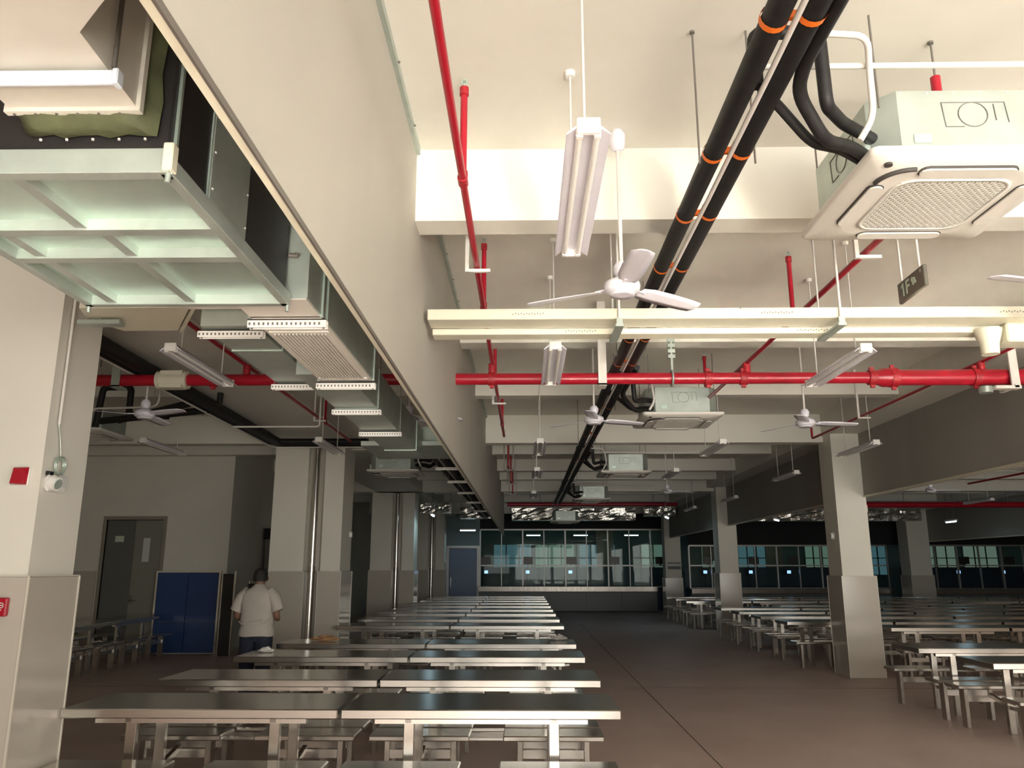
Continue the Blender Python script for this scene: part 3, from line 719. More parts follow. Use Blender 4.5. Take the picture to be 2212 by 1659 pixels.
# ---------------------------------------------------------------- insulated refrigerant pipes
bpz = 3.4
def black_pair(label, x, y0, y1, ties, z=bpz, rods=()):
    t = thing('insulated_pipes', label, 'pipe', (x, 0, z))
    for dx in (-.063, .063):
        MB().tube([(dx, y0, 0)] + [(dx + random.uniform(-.004, .004), y0 + (y1 - y0) * k / 14, random.uniform(-.004, .004)) for k in range(1, 14)] + [(dx, y1, 0)], .048, 14).obj('pipe_run', M['black'], t)
    MB().tube([(0, y0, -.035)] + [(random.uniform(-.006, .006), y0 + (y1 - y0) * k / 24, -.035 + random.uniform(-.006, .004)) for k in range(1, 25)], .012, 8).obj('conduit_run', M['conduit'], t)
    for y in ties:
        m = MB()
        for dx in (-.063, .063):
            m.tube([(dx, y - .014 - dx * .25, 0), (dx, y + .014 - dx * .25, 0)], .0515, 16, False)
        m.bar((-.02, y, .0), (.02, y, -.0), .02, .03)
        m.obj('tape_tie', M['orange'], t)
    for y in rods:
        MB().tube([(-.13, y, -.06), (-.13, y, CZ - z)], .005, 6).lathe([(.012, CZ - z - .012), (.012, CZ - z)], (-.13, y, 0), 8).obj('threaded_rod', M['rod'], t)
        MB().tube([(.13, y, -.06), (.13, y, CZ - z)], .005, 6).obj('threaded_rod', M['rod'], t)
    return t
black_pair('pair of thick black insulated pipes tied with orange tape', .955, -1.5, 24.0, (.9, 1.6, 2.47, 3.41, 4.08, 4.86, 6.48, 7.3, 9.4, 11.4, 14.2), z=3.56, rods=(2.0, 3.42, 6.9, 9.4, 12.2))
def elbow_set(cx, cy, cz, label, side=1, xp=.875):
    # pipes from the pair into the left side of a cassette centred at cx, cy
    t = thing('cassette_pipes', label, 'pipe', (xp, cy - .74, bpz)); ex = (cx - side * .40) - xp
    W = lambda pts: [(p[0] * side, p[1], p[2]) for p in pts]
    MB().tube(fillet(W([(.075, 0, .16), (.075, 0, .41), (.345, 0, .41), (.37, .05, .10), (.53, .28, .16), (.72, .42, .16)]), .05), .028, 12).obj('suction_pipe', M['black'], t)
    MB().tube(fillet(W([(.215, -1.3, .15), (.215, -.15, .16), (.235, .0, .13), (.39, .15, .0), (.57, .32, .07), (.72, .46, .08)]), .08), .028, 12).obj('liquid_pipe', M['black'], t)
    MB().tube(fillet(W([(.10, .02, .16), (.18, .1, .15), (.36, .22, .03), (.55, .38, .09), (.70, .5, .09)]), .07), .022, 10).obj('drain_hose', M['black'], t)
    return t
def conduits(cx, cy, cz, label, side=1, xp=.875):
    t = thing('white_conduit', label, 'conduit', (xp, cy - .65, 3.7)); ex = (cx - side * .36) - xp
    MB().tube([(.06 * side, .03, .02), (2.4 * side, .03, .02)], .013, 10).obj('conduit_run', M['conduit'], t)
    MB().tube(fillet([(.3 * side, -.12, .07), (.53 * side, -.10, .07), (.58 * side, .02, .0), (.62 * side, .11, -.17), (.56 * side, .13, -.27)], .06), .014, 10).obj('drop_hose', M['conduit'], t)
    return t
def rrect(h, r, z, n=6, c=(0, 0)):
    pts = []
    for qx, qy, a0 in ((1, 1, 0), (-1, 1, PI / 2), (-1, -1, PI), (1, -1, 1.5 * PI)):
        for k in range(n + 1):
            a = a0 + k * PI / 2 / n
            pts.append((c[0] + qx * (h - r) + r * math.cos(a), c[1] + qy * (h - r) + r * math.sin(a), z))
    return pts
def make_cassette():
    t = thing('ceiling_cassette', 'x', 'air conditioner', (0, 0, 0), group='ceiling cassettes')
    MB().loft([rrect(.475, .04, .055), rrect(.475, .04, .035), rrect(.462, .05, .02), rrect(.34, .12, .0)]).obj('panel', M['acpanel'], t)
    ch = .1; h = .415
    oc = [(h - ch, h), (h, h - ch), (h, -h + ch), (h - ch, -h), (-h + ch, -h), (-h, -h + ch), (-h, h - ch), (-h + ch, h)]
    bd = MB().prism(oc, .056, .36).obj('body', M['galv'], t)
    sc = MB()
    for k in range(6): sc.lathe([(.005, 0), (.005, .004)], (-.3 + .12 * k, -h - .002, .345), 6)
    sc.obj('screws', M['white'], bd)['kind'] = 'stuff'
    for rz in (0, -PI / 2):
        R = Matrix.Rotation(rz, 4, 'Z'); m = MB()
        def tr(p): return tuple(R @ Vector(p))
        y = -h - .002
        m.tube([tr(p) for p in [(-.12, y, .30), (.16, y, .30), (.17, y, .2)]], .0022, 5).tube([tr(p) for p in [(-.12, y, .30), (-.11, y, .18), (-.03, y, .18)]], .0022, 5)
        m.tube([tr((.015 + .065 * math.cos(a), y, .24 + .06 * math.sin(a))) for a in [i * PI / 10 for i in range(21)]], .0022, 5).tube([tr((.11, y, .29)), tr((.115, y, .21))], .0022, 5)
        m.obj('knockout_outline', M['rod'], bd)
    MB().cbox(-.26, -.18, -h - .004, -h, .10, .145, .002).obj('rating_plate', M['galv_l'], bd)
    MB().cbox(-.44, -.385, -.32, -.22, .07, .16, .006).obj('terminal_box', M['galv'], bd)
    # intake grille: dark recess with diamond mesh
    MB().loft([rrect(.262, .09, -.0005), rrect(.262, .09, -.003)]).obj('grille_recess', M['acdark'], t)
    g = MB(); n = 15
    for k in range(-n, n + 1):
        for sgn in (1, -1):
            # clipped diagonal strips
            c = k * .034; a, b = [], []
            for s in (-.25, .25):
                y = sgn * s + c
            lo, hi = -.25, .25
            if sgn == 1: lo, hi = max(lo, -.25 - c), min(hi, .25 - c)
            else: lo, hi = max(lo, c - .25), min(hi, c + .25)
            if hi - lo > .03: g.bar((lo, sgn * lo + c, -.0045), (hi, sgn * hi + c, -.0045), .010, .005)
    g.obj('grille_mesh', M['acpanel'], t)['kind'] = 'stuff'
    MB().loft([rrect(.275, .1, -.001), rrect(.275, .1, -.008), rrect(.258, .09, -.008), rrect(.258, .09, -.001)], False).obj('grille_rim', M['acpanel'], t)
    for i in range(4):
        R = Matrix.Rotation(i * PI / 2, 4, 'Z')
        def lou(w_, d_, z0, z1, key, nm, par):
            pts = []
            for sx in (-1, 1):
                for k in range(7):
                    a = PI / 2 + k * PI / 6 if sx < 0 else -PI / 2 + k * PI / 6
                    pts.append((sx * (w_ - d_) + d_ * math.cos(a), -.345 + d_ * math.sin(a)))
            pts = [tuple((R @ Vector((x, y, 0)))[:2]) for x, y in pts]
            return MB().prism(pts, z0, z1).obj(nm, M[key], par)
        sl = lou(.221, .039, -.004, .014, 'acdark', 'air_slot', t)
        lou(.215, .034, -.012, -.004, 'acpanel', 'louvre', sl)
    ar = MB().tube([(-.35 + .13 - .13 * math.sin(a) - .02, -.35 + .13 - .13 * math.cos(a) - .02, -.003) for a in [PI / 2 * i / 10 for i in range(11)]], .011, 8)
    ar.obj('display_arc', M['acdark'], t)
    MB().lathe([(.018, -.004), (.018, .012)], (-.375, -.395, .006), 14).obj('sensor_eye', M['acdark'], t)
    for x in (-.38, .38):
        for y in (-.38, .38): MB().tube([(x, y, .3), (x, y, CZ - 3.43)], .005, 6).obj('threaded_rod', M['rod'], t)
    return t
A0 = make_cassette(); A0.location = (1.99, 3.64, 3.385); A0['label'] = 'nearest ceiling cassette air conditioner, large at the upper right'
dup(A0, (1.84, 9.55, 3.36), label='second ceiling cassette, right of the black pipes beyond the red main')
dup(A0, (1.86, 15.1, 3.35), label='third ceiling cassette along the black pipes, farther back')
dup(A0, (1.72, 21.0, 3.35), label='fourth ceiling cassette along the black pipes, in shade')
dup(A0, (1.3, 26.4, 3.1), label='farthest ceiling cassette before the foil duct')
dup(A0, (-2.38, 14.7, 3.33), label='ceiling cassette in the left bay before the second twin column')
dup(A0, (-5.9, 10.4, 3.35), label='ceiling cassette behind the near left column')
dup(A0, (8.55, 14.0, 3.35), label='dark ceiling cassette under the right bulkhead edge')
elbow_set(1.99, 3.64, 3.43, 'black insulated elbows feeding the nearest ceiling cassette')
conduits(1.99, 3.62, 3.43, 'white conduit looping to the nearest ceiling cassette')
for cx, cy, lab in [(1.84, 9.55, 'second'), (1.86, 15.1, 'third'), (1.72, 21.0, 'fourth')]:
    elbow_set(cx, cy, 3.36, 'black insulated elbows feeding the %s cassette along the pipes' % lab)
    conduits(cx, cy, 3.36, 'white conduit serving the %s cassette along the pipes' % lab)
elbow_set(-2.38, 14.7, 3.33, 'black insulated elbows of the left-bay cassette', -1, -1.3)
conduits(-2.38, 14.7, 3.33, 'white conduit arched over the left-bay cassette', -1, -1.3)
pl = thing('insulated_pipes', 'black pipe bundle crossing the left bay to the twin column', 'pipe', (0, 0, 0))
for d, r in ((0, .07), (.16, .05)):
    MB().tube(fillet([(-3.76 - d, 6.4, 3.6), (-3.92 - d * .9, 12.55 - d, 3.6), (-2.5, 12.55 - d, 3.6)], .15), r, 12).obj('pipe_run', M['black'], pl)
MB().tube(fillet([(-3.85, 6.4, 3.52), (-4.0, 12.46, 3.52), (-2.5, 12.46, 3.52)], .15), .012, 8).obj('conduit_run', M['conduit'], pl)
for p, q in [((-3.9, 9.6, 3.56), (-5.9, 10.2, 3.5)), ((-3.9, 9.2, 3.58), (-5.6, 10.6, 3.6))]:
    MB().tube([p, q], .045, 10).obj('pipe_branch', M['black'], pl)
MB().tube(fillet([(-5.3, 9.6, 3.35), (-5.25, 9.6, 3.85), (-4.9, 9.6, 3.85), (-4.9, 9.6, 3.5), (-4.4, 9.6, 3.48)], .06), .04, 10).obj('pipe_branch', M['black'], pl)
MB().tube([(-3.7, 9.4, 3.6), (-3.7, 9.4, 3.75)], .035, 10).obj('pipe_branch', M['black'], pl)
MB().tube([(-4.5, 7.6, 4.15), (-3.95, 8.6, 3.62)], .03, 10).obj('pipe_branch', M['black'], pl)
for y in (6.2, 7.4, 9.9): MB().tube([(-4.1, y, 3.55), (-4.1, y, 3.74)], .007, 6).obj('threaded_rod', M['rod'], pl)
cl = thing('white_conduit', 'white conduit bent in a loop under the left ceiling', 'conduit', (-4.9, 9.3, 3.4))
MB().tube(fillet([(-.35, 0, -.2), (-.32, 0, .12), (.5, 0, .14), (.5, 0, .81)], .1), .014, 8).obj('conduit_run', M['conduit'], cl)
MB().tube(fillet([(1.2, .6, .0), (2.3, .6, .0), (2.3, .6, .81)], .04), .012, 8).obj('conduit_run', M['conduit'], cl)
pl2 = black_pair('black insulated pipes beyond the left bulkhead, heading back', -1.1, 9.8, 22, (), z=3.05, rods=(12, 16))

# ---------------------------------------------------------------- cable trays
ct = thing('cable_tray', 'cream double cable tray spanning the hall under the beams', 'cable tray', (0, 5.0, 3.245))
MB().cbox(-.64, 3.55, 0, .2, 0, .065, .004).obj('tray_upper', M['cream'], ct)
MB().cbox(-.63, 3.2, .215, .34, -.04, .003, .003).obj('tray_lower', M['cream'], ct)
lid = MB()
for x0 in (-.64, 1.42): lid.box(x0, x0 + 2.05, -.005, .205, .06, .069)
lid.obj('tray_lid', M['cream'], ct)
pf = MB()
for xa in (-.08, 1.55, 3.1):
    for k in range(12): pf.box(xa + k * .018, xa + k * .018 + .008, -.0015, 0, .03 + .006 * (k % 2), .038 + .006 * (k % 2))
for xa in (.28, 1.85):
    for k in range(12): pf.box(xa + k * .018, xa + k * .018 + .008, .2135, .215, -.025 + .006 * (k % 2), -.017 + .006 * (k % 2))
pf.obj('perforations', M['rod'], ct)['kind'] = 'stuff'
for x in (.62, 2.06):
    b = MB().cbox(x - .028, x + .028, -.03, .36, -.06, -.04, .003).box(x - .02, x + .02, -.028, -.015, -.055, .0)
    b.obj('tray_bracket', M['galv'], ct)
    MB().tube([(x, -.012, -.05), (x, -.012, CZ - 3.245)], .009, 8).obj('hanger', M['conduit'], ct)
    MB().tube([(x, .35, -.05), (x, .35, CZ - 3.245)], .007, 8).obj('hanger', M['conduit'], ct)
MB().lathe([(.055, -.17), (.06, -.1), (.085, -.02), (.09, .0)], (3.12, .2, -.03), 16).cbox(3.2, 3.5, .12, .3, -.13, .0, .01).obj('junction_drop', M['cream'], ct)
ct2 = thing('cable_tray', 'cream cable tray corner piece beside the near left column', 'cable tray', (-2.4, 4.85, 3.2))
MB().prism([(-.4, 0), (-.32, -.26), (.36, -.26), (.08, .22), (-.28, .22)], 0, .1).obj('tray_corner', M['cream'], ct2)
MB().bar((.10, .23, .05), (.385, -.26, .05), .02, .12).obj('tray_lip', M['cream'], ct2)
p2 = MB()
for k in range(9): p2.box(-.3 + k * .022, -.288 + k * .022, -.262, -.26, .03, .05)
p2.obj('perforations', M['rod'], ct2)['kind'] = 'stuff'
MB().cbox(-.42, -.15, -.1, -.02, -.05, -.02, .004).tube([(-.3, -.05, -.03), (-.3, -.05, 1.0)], .008, 6).obj('tray_bracket', M['galv'], ct2)

# ---------------------------------------------------------------- ceiling fans
def make_fan():
    t = thing('ceiling_fan', 'x', 'fan', (0, 0, 0), group='white ceiling fans')
    MB().lathe([(.02, -.055), (.075, -.05), (.10, -.03), (.105, -.005), (.10, .015), (.06, .035), (.035, .05), (.03, .06)], (0, 0, 0), 24).obj('motor', M['fan'], t)
    MB().lathe([(.0301, -.0551), (.07, -.06), (.072, -.05)], (0, 0, -.002), 20).obj('motor_cap', M['fan'], t)
    MB().tube([(0, 0, .05), (0, 0, CZ - 3.23)], .012, 10).obj('down_rod', M['conduit'], t)
    MB().lathe([(.028, .05), (.045, .07), (.05, .11), (.03, .14)], (0, 0, 0), 16).obj('lower_canopy', M['fan'], t)
    cz = CZ - 3.23
    MB().lathe([(.022, cz - .13), (.042, cz - .115), (.05, cz - .03), (.03, cz - .0)], (0, 0, 0), 16).obj('upper_canopy', M['fan'], t)
    for i in range(3):
        R = Matrix.Rotation(i * 2 * PI / 3, 4, 'Z')
        br = MB().bar(R @ Vector((.08, 0, -.015)), R @ Vector((.16, 0, -.02)), .035, .008).obj('blade_arm', M['fan'], t)
        rings = []
        for k, (rad, wd_, tw) in enumerate([(.13, .045, .28), (.2, .062, .25), (.35, .068, .2), (.5, .066, .16), (.57, .06, .14), (.59, .03, .14)]):
            ring = []
            for (u, hgt) in ((-1, 0), (-.4, .004), (.4, .004), (1, 0), (.4, -.002), (-.4, -.002)):
                ring.append(tuple(R @ Vector((rad, u * wd_, -.02 + hgt - u * wd_ * math.sin(tw) - .02 * (rad ** 2)))))
            rings.append(ring)
        MB().loft(rings).obj('blade', M['fan'], t)
    return t
F0 = make_fan(); F0.location = (.56, 4.33, 3.23); F0.rotation_euler.z = math.radians(34); F0['label'] = 'nearest white ceiling fan, in front of the cream cable tray'
for x, y, z, rz, lab in [(.75, 8.5, 3.23, 20, 'ceiling fan hanging below the black pipes beyond the red main'), (3.1, 8.72, 3.23, 5, 'ceiling fan at the right before the near aisle column'),
                      (3.12, 4.33, 3.23, 78, 'ceiling fan mostly out of frame at the right edge'), (-3.94, 8.05, 3.22, -28, 'ceiling fan in the left bay in front of the black pipes'),
                      (-1.2, 8.1, 3.15, -18, 'ceiling fan just left of the bulkhead edge'), (3.1, 17.5, 3.3, 12, 'far ceiling fan left of the second aisle column'), (8.2, 16.3, 3.2, 0, 'ceiling fan seen under the right bulkhead')]:
    dup(F0, (x, y, z), math.radians(rz), lab)

# ---------------------------------------------------------------- fluorescent fixtures (off)
def make_fix():
    t = thing('tube_fixture', 'x', 'lamp', (0, 0, 0), group='unlit twin-tube fixtures')
    sec = [(-.03, .055), (-.04, .04), (-.085, .0), (-.083, -.004), (-.036, .03), (.036, .03), (.083, -.004), (.085, .0), (.04, .04), (.03, .055)]
    v0 = [(x, -.60, z) for x, z in sec]; v1 = [(x, .60, z) for x, z in sec]
    MB().loft([v0, v1]).obj('reflector', M['fan'], t)
    for s in (-1, 1):
        MB().cbox(-.045, .045, s * .605 - .012, s * .605 + .012, -.005, .06, .004).obj('end_plate', M['white'], t)
        MB().tube([(s * .034, -.585, .006), (s * .034, .585, .006)], .013, 10).obj('tube', M['white'], t)
        for y in (-.585, .585): MB().cbox(s * .034 - .014, s * .034 + .014, y - .012, y + .012, -.01, .034, .003).obj('lamp_holder', M['white'], t)
        MB().tube([(.0, s * .42, .05), (0, s * .42, CZ - 3.25)], .006, 6).obj('hanger', M['conduit'], t)
        MB().lathe([(.025, CZ - 3.25 - .03), (.03, CZ - 3.25)], (0, s * .42, 0), 10).obj('ceiling_rose', M['white'], t)
    return t
L0 = make_fix(); L0.location = (.245, 3.32, 3.25); L0['label'] = 'unlit twin-tube fixture nearest the camera, left of the nearest fan'
lf_ = [(.23, 6.35, 3.25, 'unlit twin-tube fixture crossing the red main left of the black pipes'), (.2, 10.9, 3.25, 'unlit twin-tube fixture in the left lamp row beyond the red main'),
       (.2, 13.95, 3.25, 'unlit twin-tube fixture fourth back in the left lamp row'), (.19, 18.1, 3.25, 'unlit twin-tube fixture fifth back in the left lamp row'),
       (2.58, 6.45, 3.25, 'unlit twin-tube fixture crossing the red main at the right'), (2.6, 11.0, 3.25, 'unlit twin-tube fixture right of the second cassette'),
       (2.56, 14.1, 3.25, 'unlit twin-tube fixture right of the third cassette'), (4.64, 11.1, 3.25, 'unlit twin-tube fixture before the top of the near aisle column'),
       (4.7, 14.45, 3.25, 'unlit twin-tube fixture left of the near aisle column'), (4.9, 19.3, 3.25, 'unlit twin-tube fixture before the second aisle column'), (4.6, 22.5, 3.25, 'unlit twin-tube fixture left of the second aisle column'),
       (-2.67, 6.35, 3.25, 'unlit twin-tube fixture in the left bay before the red main'), (-4.96, 10.77, 3.25, 'unlit twin-tube fixture on the left in front of the annex wall'),
       (-2.67, 10.77, 3.25, 'unlit twin-tube fixture before the twin column'), (11.25, 20.1, 3.25, 'unlit twin-tube fixture beyond the right bulkhead')]
for x, y, z, lab in lf_: dup(L0, (x, y, z), 0, lab)

# ---------------------------------------------------------------- floor sign, column devices
def text_mesh(txt, size, m, parent, name, loc, rot, depth=.002):
    c = bpy.data.curves.new(name, 'FONT'); c.body = txt; c.size = size; c.extrude = depth; c.align_x = 'CENTER'; c.align_y = 'CENTER'
    tmp = bpy.data.objects.new('tmp', c); COL.objects.link(tmp)
    me = bpy.data.meshes.new_from_object(tmp.evaluated_get(bpy.context.evaluated_depsgraph_get()))
    bpy.data.objects.remove(tmp); me.name = name; me.materials.clear(); me.materials.append(m)
    o = bpy.data.objects.new(name, me); COL.objects.link(o); o.parent = parent; o.location = loc; o.rotation_euler = rot
    return o
sg = thing('floor_sign', 'dark hanging plate reading 1F with a pale green mark', 'sign', (2.5, 4.895, 3.43), math.radians(-2))
MB().cbox(-.012, .012, -.19, .19, -.07, .07, .004).obj('plate', M['sign'], sg)
for y in (-.12, .14): MB().tube([(0, y, .065), (0, y, CZ - 3.43)], .008, 8).obj('hanger', M['conduit'], sg)
RX = Euler((PI / 2, 0, -PI / 2)).to_quaternion().to_euler()
text_mesh('1F', .13, M['signtxt'], sg, 'lettering', (-.0135, .075, .0), RX)
mk = MB()
for y, z, r in ((-.055, .018, .016), (-.03, .026, .016), (-.04, .0, .014), (-.07, .0, .012)):
    mk.tube([(-.0125, y, z), (-.0145, y, z)], r, 12)
mk.obj('green_mark', M['signtxt'], sg)
MB().bar((-.0138, .112, .045), (-.0138, .132, .022), .002, .012).obj('lettering_flag', M['signtxt'], sg)
MB().tube([(-.0125, -.15, .042), (-.0145, -.15, .042)], .012, 12).obj('corner_mark', M['frame'], sg)
al = thing('alarm_sounder', 'red wedge-shaped alarm sounder on the near left column', 'alarm', (-3.225, 5.05, 2.225))
MB().cbox(-.058, .058, -.02, 0, -.062, .062, .006).obj('back_plate', M['white'], al)
MB().loft([[(-.05, -.02, -.055), (.05, -.02, -.055), (.056, -.02, .056), (-.04, -.02, .056)], [(-.035, -.06, -.05), (.035, -.055, -.05), (.05, -.045, .03), (-.03, -.045, .05)]]).obj('sounder_body', M['red'], al)
el = thing('emergency_light', 'round white twin emergency light on the near left column', 'lamp', (-3.1, 5.17, 2.19), PI / 2)
MB().cbox(-.10, .10, -.05, 0, -.055, .05, .02).obj('housing', M['white'], el)
MB().tube([(-.06, -.045, .0), (-.065, -.085, -.01)], [.052, .045], 16).obj('lamp_head', M['white'], el)
MB().tube([(-.066, -.083, -.01), (-.067, -.089, -.012)], .034, 14).obj('lens', M['galv_l'], el)
MB().cbox(-.01, .085, -.056, -.05, -.02, .05, .003).obj('info_label', M['paper'], el)
MB().cbox(-.08, -.03, -.03, -.0, .048, .075, .004).obj('switch_block', M['monitor'], el)
cbl = thing('coiled_cable', 'grey cable coiled above the emergency light, running up in conduit', 'cable', (-3.09, 5.19, 2.31), PI / 2)
MB().tube([(.05 * math.cos(a) * (1 + .05 * math.sin(3 * a)), -.012 - .0015 * a, .058 * math.sin(a)) for a in [i * PI / 12 for i in range(60)]], .004, 6).obj('cable_coil', M['galv_l'], cbl)
MB().tube(fillet([(.02, -.01, .05), (-.02, -.01, .2), (-.05, -.01, .26), (-.05, -.01, .3)], .03), .004, 6).obj('cable_tail', M['galv_l'], cbl)
MB().tube([(-.05, -.012, .27), (-.05, -.012, 1.62)], .01, 8).obj('conduit_run', M['conduit'], cbl)
fc = thing('call_point', 'red fire call point with white characters at the left frame edge', 'alarm', (-3.228, 5.018, 1.42))
MB().cbox(-.06, .06, -.035, 0, -.055, .055, .006).obj('case', M['red'], fc)
gl_ = MB()
for x0, x1, z0, z1 in [(.0, .045, .022, .027), (.0, .045, .008, .013), (.0, .045, -.006, -.001), (.0, .005, -.006, .027), (.04, .045, -.006, .027), (-.02, -.012, -.006, .034), (-.03, -.005, .018, .024), (-.035, -.01, -.008, .002), (-.05, -.04, -.008, .03), (.01, .035, -.02, -.014)]:
    gl_.box(x0, x1, -.038, -.035, z0, z1)
gl_.obj('lettering', M['white'], fc)
for x, y, z, rz, lab in [(5.03, 13.32, 2.17, -PI / 2, 'small white sounder on the side of the near aisle column'), (-3.09, 14.2, 2.23, PI / 2, 'small white sounder on the side of the twin column'),
                         (-3.09, 31.3, 1.9, PI / 2, 'small pale switch on the far left column')]:
    d = thing('wall_sounder', lab, 'alarm', (x, y, z), rz); MB().tube([(0, 0, 0), (0, -.045, 0)], [.06, .045], 14).obj('dome', M['white'], d); MB().tube([(0, 0, 0), (0, -.01, 0)], .068, 14).obj('base', M['white'], d)
sp = thing('wall_sounder', 'small white sensor high on the right edge of the near aisle column', 'alarm', (5.53, 13.2, 2.6), PI / 2)
MB().cbox(-.04, .04, -.04, 0, -.06, .06, .01).obj('dome', M['white'], sp)
stn = MB().box(-.2, .2, -.002, 0, -.09, .09).obj('smudge', M['frame']); stn.location = (-3.26, 22.498, 3.45); stn.rotation_euler = (0, math.radians(10), 0)
bpy.data.objects.remove(stn)

# ---------------------------------------------------------------- man seen from behind
mn = thing('person', 'man in a pale short-sleeved shirt and dark trousers standing with his back turned', 'person', (-3.25, 10.0, 0), math.radians(-4))
def skin_body():
    V = [(0, 0, .92), (0, .0, 1.08), (0, -.01, 1.22), (0, -.01, 1.345), (0, .0, 1.44), (0, .015, 1.50), (0, .02, 1.575), (0, .02, 1.61)]
    Rd = [(.14, .10), (.135, .095), (.145, .09), (.085, .06), (.052, .052), (.068, .08), (.07, .09), (.045, .06)]
    E = [(i, i + 1) for i in range(7)]
    for s in (-1, 1):
        b = len(V)
        V += [(s * .15, -.015, 1.335), (s * .225, -.03, 1.2), (s * .25, -.03, 1.08), (s * .20, .13, 1.05), (s * .13, .24, 1.09), (s * .10, .29, 1.11)]
        Rd += [(.05, .05), (.046, .046), (.042, .042), (.036, .036), (.026, .03), (.022, .034)]
        E += [(3, b), (b, b + 1), (b + 1, b + 2), (b + 2, b + 3), (b + 3, b + 4), (b + 4, b + 5)]
        h = len(V)
        V += [(s * .09, 0, .84), (s * .10, .01, .48), (s * .105, -.02, .09), (s * .115, .1, .04)]
        Rd += [(.088, .088), (.062, .062), (.042, .042), (.04, .03)]
        E += [(0, h), (h, h + 1), (h + 1, h + 2), (h + 2, h + 3)]
        for fi, (dx, dz, ln) in enumerate([(.022, .028, .075), (.012, .01, .085), (.008, -.01, .08), (.006, -.028, .062)]):
            f = len(V); hx, hy, hz = s * .10, .29, 1.11
            V += [(hx - s * .006, hy + .025, hz + dz), (hx - s * (.01 + ln * .25), hy + .025 + ln * .5, hz + dz), (hx - s * (.02 + ln * .6), hy + .02 + ln * .55, hz + dz - .01)]
            Rd += [(.009, .009), (.0085, .0085), (.007, .007)]
            E += [(b + 5, f), (f, f + 1), (f + 1, f + 2)]
        f = len(V)
        V += [(s * .075, .27, 1.14), (s * .055, .31, 1.165)]; Rd += [(.010, .010), (.008, .008)]; E += [(b + 4, f), (f, f + 1)]
    me = bpy.data.meshes.new('body'); me.from_pydata(V, E, []); o = bpy.data.objects.new('body', me); COL.objects.link(o)
    sk = o.modifiers.new('skin', 'SKIN'); sk.use_smooth_shade = True
    o.modifiers.new('sub', 'SUBSURF').levels = 2
    for i, r in enumerate(Rd): me.skin_vertices[0].data[i].radius = r
    me.skin_vertices[0].data[0].use_root = True
    dg = bpy.context.evaluated_depsgraph_get(); dg.update()
    m2 = bpy.data.meshes.new_from_object(o.evaluated_get(dg)); bpy.data.objects.remove(o)
    m2.name = 'body'; m2.materials.clear(); m2.materials.append(M['skin'])
    b = bpy.data.objects.new('body', m2); COL.objects.link(b); return b
bd = skin_body(); bd.parent = mn
def ell(cx, cy, z, rx, ry, n=24, tilt=0.0, wob=0.0, ph=0):
    return [(cx + rx * math.copysign(abs(math.cos(a)) ** .85, math.cos(a)), cy + ry * math.copysign(abs(math.sin(a)) ** .85, math.sin(a)), z + tilt * math.cos(a) + wob * math.sin(4 * a + ph)) for a in [2 * PI * k / n for k in range(n)]]
sh = MB().loft([ell(0, 0, .86, .215, .15, wob=.006), ell(0, 0, .92, .21, .148, ph=1), ell(0, 0, .985, .192, .135), ell(0, -.005, 1.02, .205, .146), ell(0, -.005, 1.12, .20, .138), ell(0, -.01, 1.24, .212, .138),
               ell(0, -.015, 1.33, .212, .125), ell(0, -.015, 1.385, .175, .105), ell(0, -.01, 1.42, .105, .082), ell(0, -.0, 1.45, .066, .068)], True)
for s in (-1, 1):
    rings = []
    for p, r in [((s * .13, -.015, 1.36), .082), ((s * .19, -.022, 1.31), .084), ((s * .232, -.03, 1.23), .076), ((s * .262, -.035, 1.15), .072)]:
        ring = []
        d = Vector((s * .38, -.05, -.92)).normalized() if p[2] < 1.34 else Vector((s * .85, 0, -.5)).normalized()
        a_ = d.cross(Vector((0, 1, 0))).normalized(); b_ = d.cross(a_)
        ring = [tuple(Vector(p) + (a_ * math.cos(t) + b_ * math.sin(t)) * r for t in [0])] if False else [tuple(Vector(p) + (a_ * math.cos(2 * PI * k / 18) + b_ * math.sin(2 * PI * k / 18)) * r) for k in range(18)]
        rings.append(ring)
    sh.loft(rings)
sho = sh.obj('shirt', M['shirt'], mn)
MB().loft([ell(0, -.0, 1.43, .074, .074, tilt=0), ell(0, .0, 1.465, .064, .066), ell(0, .0, 1.463, .058, .06)], False).obj('collar', M['shirt'], sho)
cr = MB()
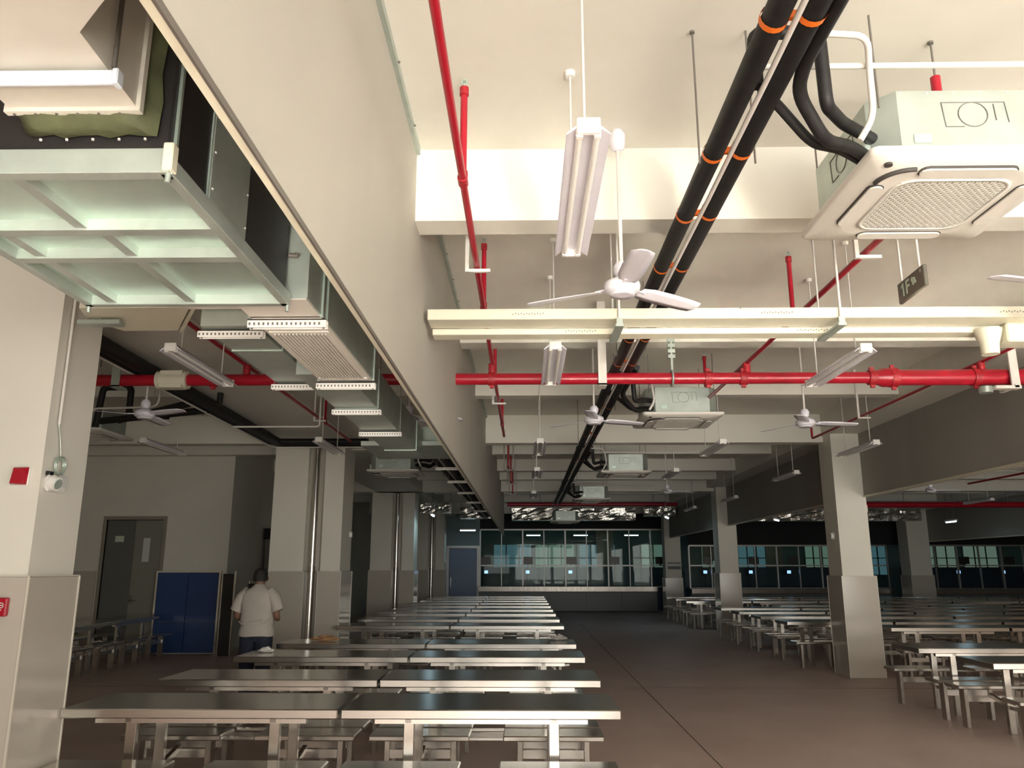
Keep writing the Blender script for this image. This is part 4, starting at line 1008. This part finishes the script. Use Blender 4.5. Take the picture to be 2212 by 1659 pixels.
for pts in ([(-.14, -.152, 1.0), (-.05, -.152, 1.03), (.06, -.15, 1.045), (.12, -.14, 1.05)], [(-.19, -.10, 1.03), (-.15, -.132, 1.01), (-.1, -.145, 1.0)], [(.1, -.135, 1.0), (.15, -.125, 1.03), (.19, -.09, 1.06)]):
    cr.tube(pts, .007, 6)
cr.obj('fabric_fold', M['shirt'], sho)
tr = MB()
for s in (-1, 1):
    tr.loft([ell(s * .085, 0, .93, .105, .118), ell(s * .088, 0, .82, .105, .118), ell(s * .098, .0, .62, .092, .098), ell(s * .104, .005, .47, .08, .085), ell(s * .107, -.01, .25, .07, .078), ell(s * .11, -.01, .06, .068, .08)])
tr.loft([ell(0, 0, .80, .17, .115), ell(0, 0, .94, .175, .12)])
tr.obj('trousers', M['jeans'], mn)
for s in (-1, 1):
    MB().loft([ell(s * .115, .045, .0, .048, .135), ell(s * .115, .045, .025, .05, .138), ell(s * .115, .03, .06, .046, .11), ell(s * .112, -.015, .095, .044, .06)]).obj('shoe', M['shoe'], mn)
hd = MB(); hr = []
for z, rx, ry, cy in [(1.497, .07, .06, -.025), (1.51, .08, .074, -.012), (1.54, .086, .094, .0), (1.58, .086, .1, .008), (1.62, .074, .088, .01), (1.648, .048, .06, .01), (1.66, .015, .02, .01)]:
    hr.append([(rx * math.cos(a), cy + ry * math.sin(a) * (.72 if math.sin(a) > 0 and z < 1.6 else 1), z) for a in [2 * PI * k / 22 for k in range(22)]])
hd.loft(hr).obj('hair', M['hair'], mn)
for s in (-1, 1):
    MB().loft([[(s * .083 + s * .012 * math.cos(a) * k2, .02 + .018 * math.sin(a) * k2, 1.525 + .03 * math.cos(a + .4) * k2) for a in [2 * PI * i / 12 for i in range(12)]] for k2 in (1.0, .5)]).obj('ear', M['skin'], mn)
    MB().lathe([(.003, -.008), (.012, -.004), (.012, .004), (.003, .008)], (s * .03, .098, 1.53), 10).obj('eye', M['eye'], mn)
MB().loft([[(x * .014, .1 + .004, 1.528 + 0) for x in (-1, 0, 1)], [(-.018, .105, 1.495), (0, .13, 1.495), (.018, .105, 1.495)]]).obj('nose', M['skin'], mn)
MB().tube([(-.024, .098, 1.468), (0, .106, 1.466), (.024, .098, 1.468)], .006, 6).obj('mouth', M['reddark'], mn)
